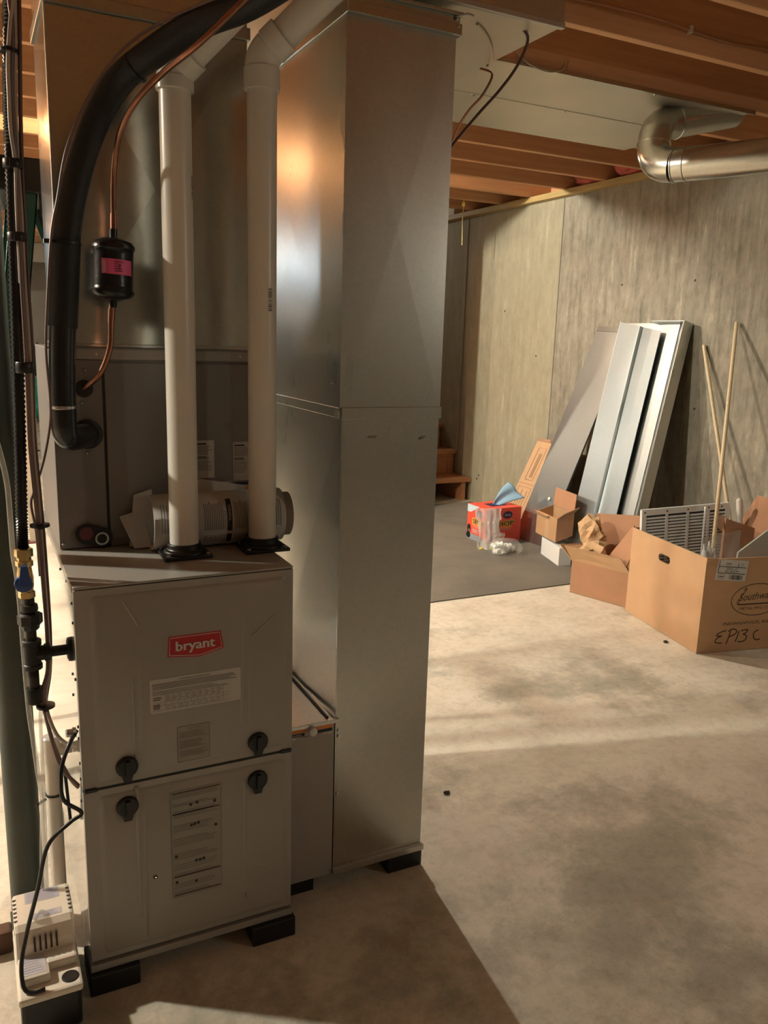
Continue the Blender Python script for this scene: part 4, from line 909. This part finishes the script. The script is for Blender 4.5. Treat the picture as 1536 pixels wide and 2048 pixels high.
# --- things standing in and behind the carton
def dowel(name, label, cat, p0, p1, r, m, group=None, rounded=False):
    p0, p1 = V(p0), V(p1); a = p1 - p0; L = a.length
    pr = [(0, r * .9), (.002, r), (L - r, r)] + ([(L - r * .6, r * .92), (L - r * .25, r * .66), (L, r * .2)] if rounded else [(L - .003, r), (L, r * .8)])
    return tag(MB().lathe(p0, a, pr, 14).build(name, m, smooth=SM), label, cat, group)
dowel('wooden_stick', 'longest wooden stick, rising from the carton to the wall', 'stick', (2.868, .988, .012), (3.718, 1.746, 1.526), .0105, DOWEL, 'wooden sticks by the right wall')
dowel('wooden_stick', 'shorter wooden stick leaning on the wall behind the carton and grille', 'stick', (3.529, 1.322, .012), (3.722, 1.966, 1.397), .0105, DOWEL, 'wooden sticks by the right wall')
dowel('white_rod', 'thin white rod upright in front of the grille', 'rod', (3.235, 1.37, .012), (3.25, 1.402, .570), .0065, WHITE, None, True)
dowel('white_pole', 'thick pale round pole with rounded top inside the carton right of the grille', 'pole', (3.405, 1.24, .012), (3.445, 1.36, .612), .0165, M('pale_pole', (.62, .56, .50), .5), None, True)
tag(MB().sheet([A + u * .10 + v * .235 + zz * .28, A + u * .10 + v * .235 + zz * .45, A + u * .16 + v * .56 + zz * .62, A + u * .16 + v * .56 + zz * .28], .008).build('foam_sheet', FOAMG), 'pale blue grey sheet slanting out of the right side of the carton', 'sheet')
bg = thing('zip_bag', 'clear plastic bag with white plugs sticking up inside the carton', 'bag', tuple(A + u * .09 + v * .16 + zz * .36))
def bagfn(s, t):
    p = A + u * (.085 + .02 * t + .012 * noise.noise(V((s * 4, t * 3, 2)))) + v * (.045 + .19 * s + .02 * t * (s - .3)) + zz * (.36 + (.165 + .03 * s) * t); return p
MB().grid(bagfn, 16, 12).build('bag_film', FILM, bg, smooth=3.14)
for q, (du, dv, h) in enumerate(((.10, .075, .115), (.105, .098, .125), (.10, .115, .09), (.11, .062, .10))):
    MB().lathe(A + u * du + v * dv + zz * .38, (.1 * (q - 1.5), .1, 1), [(0, .011), (h * .7, .012), (h * .8, .006), (h, .004)], 10).build('white_piece', WHITE, bg, smooth=SM)
sb = MB(); sb.sheet([gp_(.415, .10, .014), gp_(.46, .055, .016), gp_(.512, .09, .012), gp_(.48, .16, .02)], .004); sb.obox(gp_(.40, .178, .012), gx_ * .11, gy_ * .008, gn * .012)
tag(sb.build('metal_bracket', STEEL), 'small grey metal bracket hanging at the right end of the grille', 'bracket')

# --- middle carton with kraft paper
A2 = V((2.82, 1.91, 0)); u2 = V((.304, -.953, 0)); v2 = V((.953, .304, 0)); ML, MW, MH = .362, .29, .19
mc = thing('cardboard_carton', 'low open brown carton with flaps up beside the large carton', 'carton', tuple(A2 + u2 * .18 + v2 * .14), 'cardboard boxes along the right wall')
for o, ex, ey in ((A2, u2 * ML, v2 * .005), (A2 + v2 * (MW - .005), u2 * ML, v2 * .005), (A2 + v2 * .005, u2 * .005, v2 * (MW - .01)), (A2 + u2 * (ML - .005) + v2 * .005, u2 * .005, v2 * (MW - .01))):
    MB().obox(o + zz * .002, ex, ey, zz * (MH - .002)).build('side_panel', CARD2, mc)
MB().obox(A2 + zz * .001 + u2 * .005 + v2 * .005, u2 * (ML - .01), v2 * (MW - .01), zz * .005).build('base_panel', CARD2, mc)
MB().sheet([A2 + zz * MH, A2 + u2 * ML + zz * MH, V((2.915, 1.635, .262)), V((2.795, 1.955, .266))], .004).build('flap', CARD3, mc)
MB().sheet([A2 + zz * MH, A2 + v2 * MW + zz * MH, V((3.06, 2.09, .225)), V((2.80, 2.0, .262))], .004).build('flap', CARD3, mc)
MB().sheet([V((3.10, 1.985, MH)), V((3.206, 1.655, MH)), V((3.235, 1.63, .465)), V((3.118, 2.075, .405))], .004).build('flap', CARD2, mc)
MB().sheet([V((3.106, 1.992, MH + .02)), V((3.124, 1.968, MH + .02)), V((3.132, 2.045, .40)), V((3.113, 2.075, .405))], -.005).build('flap', CARD2, mc)
MB().sheet([V((2.985, 1.82, .20)), V((2.935, 1.585, .205)), V((3.195, 1.66, .225)), V((3.02, 1.665, .43))], .004).build('flap', CARD2, mc)
MB().sheet([V((2.925, 1.615, .19)), V((2.95, 1.60, .27)), V((2.99, 1.60, .22)), V((2.96, 1.60, .12))], .003).build('flap', CARD3, mc)
for c_, r_, sd, nm in (((2.99, 1.965, .325), (.06, .085, .085), 4, 'crumpled kraft paper bulging highest out of the low carton'), ((2.95, 1.88, .225), (.075, .09, .06), 9, 'crumpled kraft paper folded over the near flap of the low carton'), ((3.02, 1.76, .175), (.09, .08, .05), 14, 'crumpled kraft paper deep inside the low carton')):
    tag(MB().blob(c_, r_, sd, 0.55, 1.7, 3).build('packing_paper', KRAFT), nm, 'packing paper', 'kraft paper in the low carton')

# --- white box and small open box on it
WA = V((3.183, 2.659, 0)); uw = V((-.2787, -.9604, 0)); vw = V((.9604, -.2787, 0))
wb = tag(MB().obox(WA + zz * .001, uw * .305, vw * .085, zz * .121).build('white_box', M('white_card', (.74, .73, .71), .5), bevel=0.003), 'plain white box under the small open brown box', 'box', 'cardboard boxes along the right wall')
S0 = V((3.125, 2.445, .137)); ex = V((.062, .29, -.004)); ey = V((.125, -.012, .035)); ez = V((.006, .004, .150))
sx = thing('cardboard_carton', 'small open brown box tilted on top of the white box', 'carton', tuple(S0 + ex * .5 + ey * .5), 'cardboard boxes along the right wall')
th = .02
for o, a1, a2 in ((S0, ex, ey * .04), (S0 + ey * .96, ex, ey * .04), (S0 + ey * .04, ex * .02, ey * .92), (S0 + ex * .98 + ey * .04, ex * .02, ey * .92)):
    MB().obox(o, a1, a2, ez).build('side_panel', CARD2 if o == S0 + ey * .04 else CARD3, sx)
MB().obox(S0 + ex * .02 + ey * .04, ex * .96, ey * .92, ez * .03).build('base_panel', CARD3, sx)
MB().sheet([S0 + ey + ez, S0 + ex + ey + ez, S0 + ex * 1.02 + ey * 1.1 + ez * 1.75, S0 + ex * .02 + ey * 1.1 + ez * 1.75], .004).build('flap', CARD2, sx)
MB().sheet([S0 + ez, S0 + ey + ez, S0 + ey * 1.05 - ex * .18 + ez * 1.28, S0 + ey * .2 - ex * .15 + ez * 1.22], .004).build('flap', CARD2, sx)
MB().sheet([S0 + ez * .99 + ex * .35 + ey * .02, S0 + ez * .99 + ex + ey * .02, S0 + ez * 1.07 + ex * 1.0 - ey * .18, S0 + ez * 1.02 + ex * .4 - ey * .16], .004).build('flap', CARD3, sx)
MB().obox(S0 - V((.0006, 0, 0)) + ex * .36, ex * .2, ey * .004, ez * .98).build('packing_tape', M('tan_tape', (.50, .33, .19), .3), sx)

# --- leaning sheet metal
lean = lambda x, y, z: V((x, y, z))
p1 = thing('sheet_metal_panel', 'dull grey flat metal panel leaning on the wall, farthest of the leaning metal', 'metal panel', (3.32, 2.95, 0), 'sheet metal leaning on the wall')
P1 = [V((3.290, 3.118, .004)), V((3.300, 2.79, .004)), V((3.715, 2.56, 1.49)), V((3.708, 2.876, 1.50))]
GALV_K = galv('galvanized_dull', (0.42, 0.41, 0.375), 0.34, 0.03)
MB().sheet(P1, .004).build('panel_sheet', GALV_K, p1)
n1 = (P1[1] - P1[0]).cross(P1[3] - P1[0]).normalized()
if n1.x < 0: n1 = -n1
dz = P1[3] - P1[0]; MB().obox(P1[3] - dz * .02, P1[2] - P1[3], dz * .02, n1 * -.008).build('top_hem', GALV, p1)
b = MB(); q0, q1 = P1[1], P1[2]; b.obox(q0, q1 - q0, n1 * .012, (P1[0] - P1[1]) * .01); b.build('side_hem', GALV_K, p1)
MB().lathe(P1[0] + (P1[1] - P1[0]) * .62 + dz * .215 - n1 * .001, -n1, [(0, .0125), (.006, .0125), (.009, .007)], 16).build('white_piece', WHITE, p1, smooth=SM)  # small round white disc on the panel

BLt, BRt, TRt, TLt = V((3.262, 2.50, .004)), V((3.262, 1.93, .004)), V((3.700, 2.062, 1.498)), V((3.700, 2.64, 1.525))
ux = (BRt - BLt).normalized(); uy = (TLt - BLt).normalized(); un = ux.cross(uy).normalized()
if un.x > 0: un = -un                                    # towards the room
W_ = (BRt - BLt).length; H_ = (TLt - BLt).length
tp = lambda x, y, h=0: BLt + ux * x + uy * y + un * h
t2 = thing('duct_tray', 'shiny bent sheet metal duct tray with upturned right edge leaning on the wall', 'metal panel', tuple(tp(W_ / 2, 0)), 'sheet metal leaning on the wall')
b = MB(); b.sheet([tp(.0, 0, -.012), tp(W_ - .06, 0, -.012), tp(W_ - .06, H_, -.012), tp(.0, H_, -.012)], .003); b.build('tray_sheet', GALV_B, t2)
b = MB(); b.add([tp(W_ - .075, .0, -.011), tp(W_, 0, .045), tp(W_, H_, .045), tp(W_ - .075, H_, -.011)], [(0, 1, 2, 3)]); b.add([tp(W_ - .16, .0, -.008), tp(W_ - .075, 0, -.004), tp(W_ - .075, H_, -.004), tp(W_ - .21, H_, -.008)], [(0, 1, 2, 3)])
b.build('side_flange', GALV_B, t2, solid=.002)
b = MB(); b.obox(tp(W_ - .002, 0, -.03), ux * .003, uy * H_, un * .078); b.build('side_flange', GALV, t2)
b = MB(); b.add([tp(.26, H_, -.028), tp(W_, H_, -.028), tp(W_, H_ - .004, .046), tp(.30, H_ - .004, .046)], [(0, 1, 2, 3)]); b.build('top_flange', GALV_B, t2, solid=.002)
t3 = thing('sheet_metal_panel', 'bright folded metal panel with long ridge in front of the duct tray', 'metal panel', tuple(tp(.1, 0, .04)), 'sheet metal leaning on the wall')
def rx_(f): return .225 + .03 * f
GALV_L = galv('galvanized_blue_grey', (0.50, 0.55, 0.56), 0.36, 0.03)
b = MB(); pf = [(.0, .014), (.008, .022), (.190, .028), (.197, .036), (.205, .036), (.213, .014), (.30, .021), (.385, .026)]
n_ = len(pf); b.add([tp(x, .004, h) for x, h in pf] + [tp(x, H_ - .004 - .16 * max(0, x - .02), h) for x, h in pf], [(i, i + 1, n_ + i + 1, n_ + i) for i in range(n_ - 1)]); b.build('panel_sheet', GALV_L, t3, solid=.002)
b = MB(); b.obox(tp(.0, .0, .008), ux * .006, uy * H_, un * .014); b.build('side_hem', GALV_B, t3)

# --- flat carton leaning behind the metal
fcn = thing('flat_carton', 'folded flat cardboard box leaning on the wall behind the metal panel', 'carton', (3.5, 3.25, 0), 'cardboard boxes along the right wall')
F0, F1, F2, F3 = V((3.385, 3.42, .003)), V((3.385, 2.95, .003)), V((3.70, 2.95, .640)), V((3.70, 3.42, .640))
MB().sheet([F0, F1, F2, F3], -.03).build('carton_body', CARD, fcn, bevel=0.003)
fy = (F3 - F0).normalized(); fx = (F1 - F0).normalized(); fn = fx.cross(fy).normalized()
if fn.x > 0: fn = -fn
fmp = lambda x, y, h: F0 + fx * x + fy * y + fn * (h + .031)
box_ = lambda x0, y0, x1, y1: (0, BROWNINK, 's', [(x0, y0), (x1, y0), (x1, y1), (x0, y1), (x0, y0)], .003)
decal('carton_print', fcn, fmp, [box_(.03, .10, .18, .34), box_(.06, .40, .15, .66)] + lines(0, BROWNINK, .09, .42, .13, .62, 3, .004, .2, True) + lines(0, BROWNINK, .05, .12, .16, .32, 4, .004, .3, True))
decal('carton_seam', fcn, fmp, [(0, CARD2, 'r', .0, .365, .45, .371)])
MB().sheet([F3 + fn * .031, F3 + fx * .16 + fn * .031, F3 + fx * .15 + fy * .025 + fn * .035, F3 + fx * .01 + fy * .018 + fn * .035], .003).build('flap', CARD2, fcn)

# --- red towel box
Q0 = V((2.958, 2.985, 0)); e1 = V((.302, .020, 0)); e2 = V((-.006, .237, 0)); QH = .252
sh = thing('towel_box', 'red box of blue shop towels standing on the mat', 'box', tuple(Q0 + e1 * .5 + e2 * .5), 'cardboard boxes along the right wall')
MB().obox(Q0 + zz * .002, e1, e2, zz * QH).build('box_body', SHOPR, sh, bevel=0.004)
MB().obox(Q0 + e1 * .30 + e2 * .3 + zz * (QH + .0015), e1 * .42, e2 * .4, zz * .002).build('box_opening', NAVY, sh)
def sideprint(fm, wd, big):
    s = wd
    e = [(0, SHOPB, 'p', [(0, QH - .002), (0, QH - .055), (s * .18, QH - .055), (s * .62, QH - .002)])] if not big else []
    e += [(0, SHOPG, 'p', [(.0, .002), (s * .98, .002), (s * .98, .03), (s * .55, .046), (0, .046)])] if not big else []
    if not big:
        e += [(1, BLACK, 'o', s * .12, .075, .022, .034, 0), (1, PAPER, 'o', s * .13, .063, .014, .012, 0), (1, BLACK, 'o', s * .10, .030, .026, .022, 0)]
    cx = s * (.62 if not big else .60)
    e += [(1, NAVY, 'o', cx, QH - .052, .036 if not big else .042, .026, 0), (2, PAPER, 't', 'Scott', cx - .026, QH - .060, .018, .052, 0, .1)]
    tx = s * (.30 if not big else .22); tw = s * (.62 if not big else .56); tz = QH - .130
    e += [(1, YELLP, 't', 'SHOP', tx - .004 + dx, tz + dy, .038, tw + .006, 0, .0) for dx in (-.004, .004) for dy in (-.004, .004)]
    e += [(2, INK, 't', 'SHOP', tx, tz + .001, .036, tw, 0, .0), (3, INK, 't', 'SHOP', tx + .002, tz + .001, .036, tw, 0, .0)]
    e += [(1, YELLP, 'r', tx, tz - .012, tx + tw * .9, tz - .009), (1, PAPER2, 't', 'TOWELS' if not big else 'ORIGINAL', tx, tz - .030, .014, tw * .9, 0)]
    e += lines(1, PAPER2, tx, .055, tx + tw * .7, .085, 3, .005, .4) if not big else []
    return e
decal('box_print', sh, plane_map(Q0 + e1 * 0 + e2 + zz * .002, -e2, zz), sideprint(None, .237, False), .0004)
decal('box_print', sh, plane_map(Q0 + zz * .002, e1, zz), sideprint(None, .302, True), .0004)
tw0 = Q0 + e1 * .46 + e2 * .5 + zz * (QH - .0)
def towel(s, t):
    ce = V((.01 + .145 * t + .02 * t * t, -.02 * t, .002 + .135 * t - .035 * t * t)); q = (s - .5) * (.045 + .125 * t ** .8)
    fold = .014 * math.sin(s * 8.0 + 2 * t) * (1 - .5 * t)
    return tw0 + ce + V((-.50, .45, .62)) * q + V((.35, -.8, .2)) * fold
tag(MB().grid(towel, 14, 14).build('blue_towel', CLOTHB, smooth=3.14, solid=.003), 'blue paper towel pulled up from the red towel box', 'towel')

# --- tall clear bag leaning on the towel box and the bag of white fittings
B0 = V((2.925, 2.885, 0))
pb = thing('clear_bag', 'tall crumpled clear plastic bag leaning on the red towel box', 'bag', tuple(B0))
bx = V((.95, -.30, 0)).normalized(); by = V((.30, .95, 0)).normalized()
def bagA(s, t, d):
    wd = .165 + .02 * t - (.03 if .2 < t < .7 else 0); x = (s - .5) * wd
    y = .035 * math.cos(PI * (s - .5)) * d * (1 - .75 * t) + .075 * t + .022 * noise.noise(V((s * 7, t * 2.2, 3 + d)))
    return B0 + bx * (x + .012 * noise.noise(V((s * 3, t * 4, 8)))) + by * y + zz * (.006 + .262 * t)
MB().grid(lambda s, t: bagA(s, t, -1), 22, 26).build('bag_film', FILM, pb, smooth=3.14)
MB().grid(lambda s, t: bagA(s, t, 1), 22, 26).build('bag_film', FILM, pb, smooth=3.14)
for k in range(7):
    q = B0 + bx * (-.075 + .022 * k) + by * (-.022 + .012 * (k % 3)) + zz * .004
    MB().lathe(q + zz * .006, (1, .4 * (k % 3) - .4, .15 * (k % 2)), [(0, .006), (.003, .009), (.018, .009), (.022, .005)], 10).build('wire_nut', YELLOW, pb, smooth=SM)
D0 = V((2.95, 2.745, 0))
fb = thing('fittings_bag', 'clear bag heaped with white plastic fittings on the mat', 'bag', tuple(D0))
WF = M('white_fitting', (.76, .73, .67), .4)
random.seed(11)
for k in range(15):
    a = random.uniform(0, 2 * PI); rr = .075 * math.sqrt(random.random()); lev = k // 7
    q = D0 + V((rr * math.cos(a), rr * math.sin(a), .022 + .026 * lev)); dv = V((random.uniform(-1, 1), random.uniform(-1, 1), random.uniform(-.4, .4))).normalized()
    MB().lathe(q - dv * .02, dv, [(0, .015), (.001, .0185), (.017, .0185), (.019, .0165), (.023, .0165), (.025, .0185), (.040, .0185), (.041, .015)], 14).build('pipe_fitting', WF, fb, smooth=SM)
MB().blob((D0.x, D0.y, .045), (.112, .105, .062), 6, .3, 3.2, 3, flat=.004).build('bag_film', FILM2, fb, smooth=3.14)
MB().grid(lambda s, t: D0 + V((-.02 + .06 * (s - .5) + .05 * (s - .5) * t, .03 + .02 * t + .012 * noise.noise(V((s * 6, t * 4, 1))), .085 + .05 * t)), 10, 8).build('bag_neck', FILM, fb, smooth=3.14)

# --- small things on the floor
tag(MB().blob((1.095, .372, .004), (.010, .006, .005), 3, .5).build('leaf_scrap', BROWNINK), 'tiny brown scrap on the open floor right of the duct', 'scrap')
tag(MB().blob((2.741, 1.098, .004), (.012, .009, .005), 5, .5).build('leaf_scrap', BROWNINK), 'tiny brown scrap on the floor in front of the large carton', 'scrap')
tag(MB().box((-.215, .195, .0), (-.146, .235, .055)).build('brick', BRICKM, bevel=0.006), 'brown brick on the floor behind the condensate pump', 'brick')
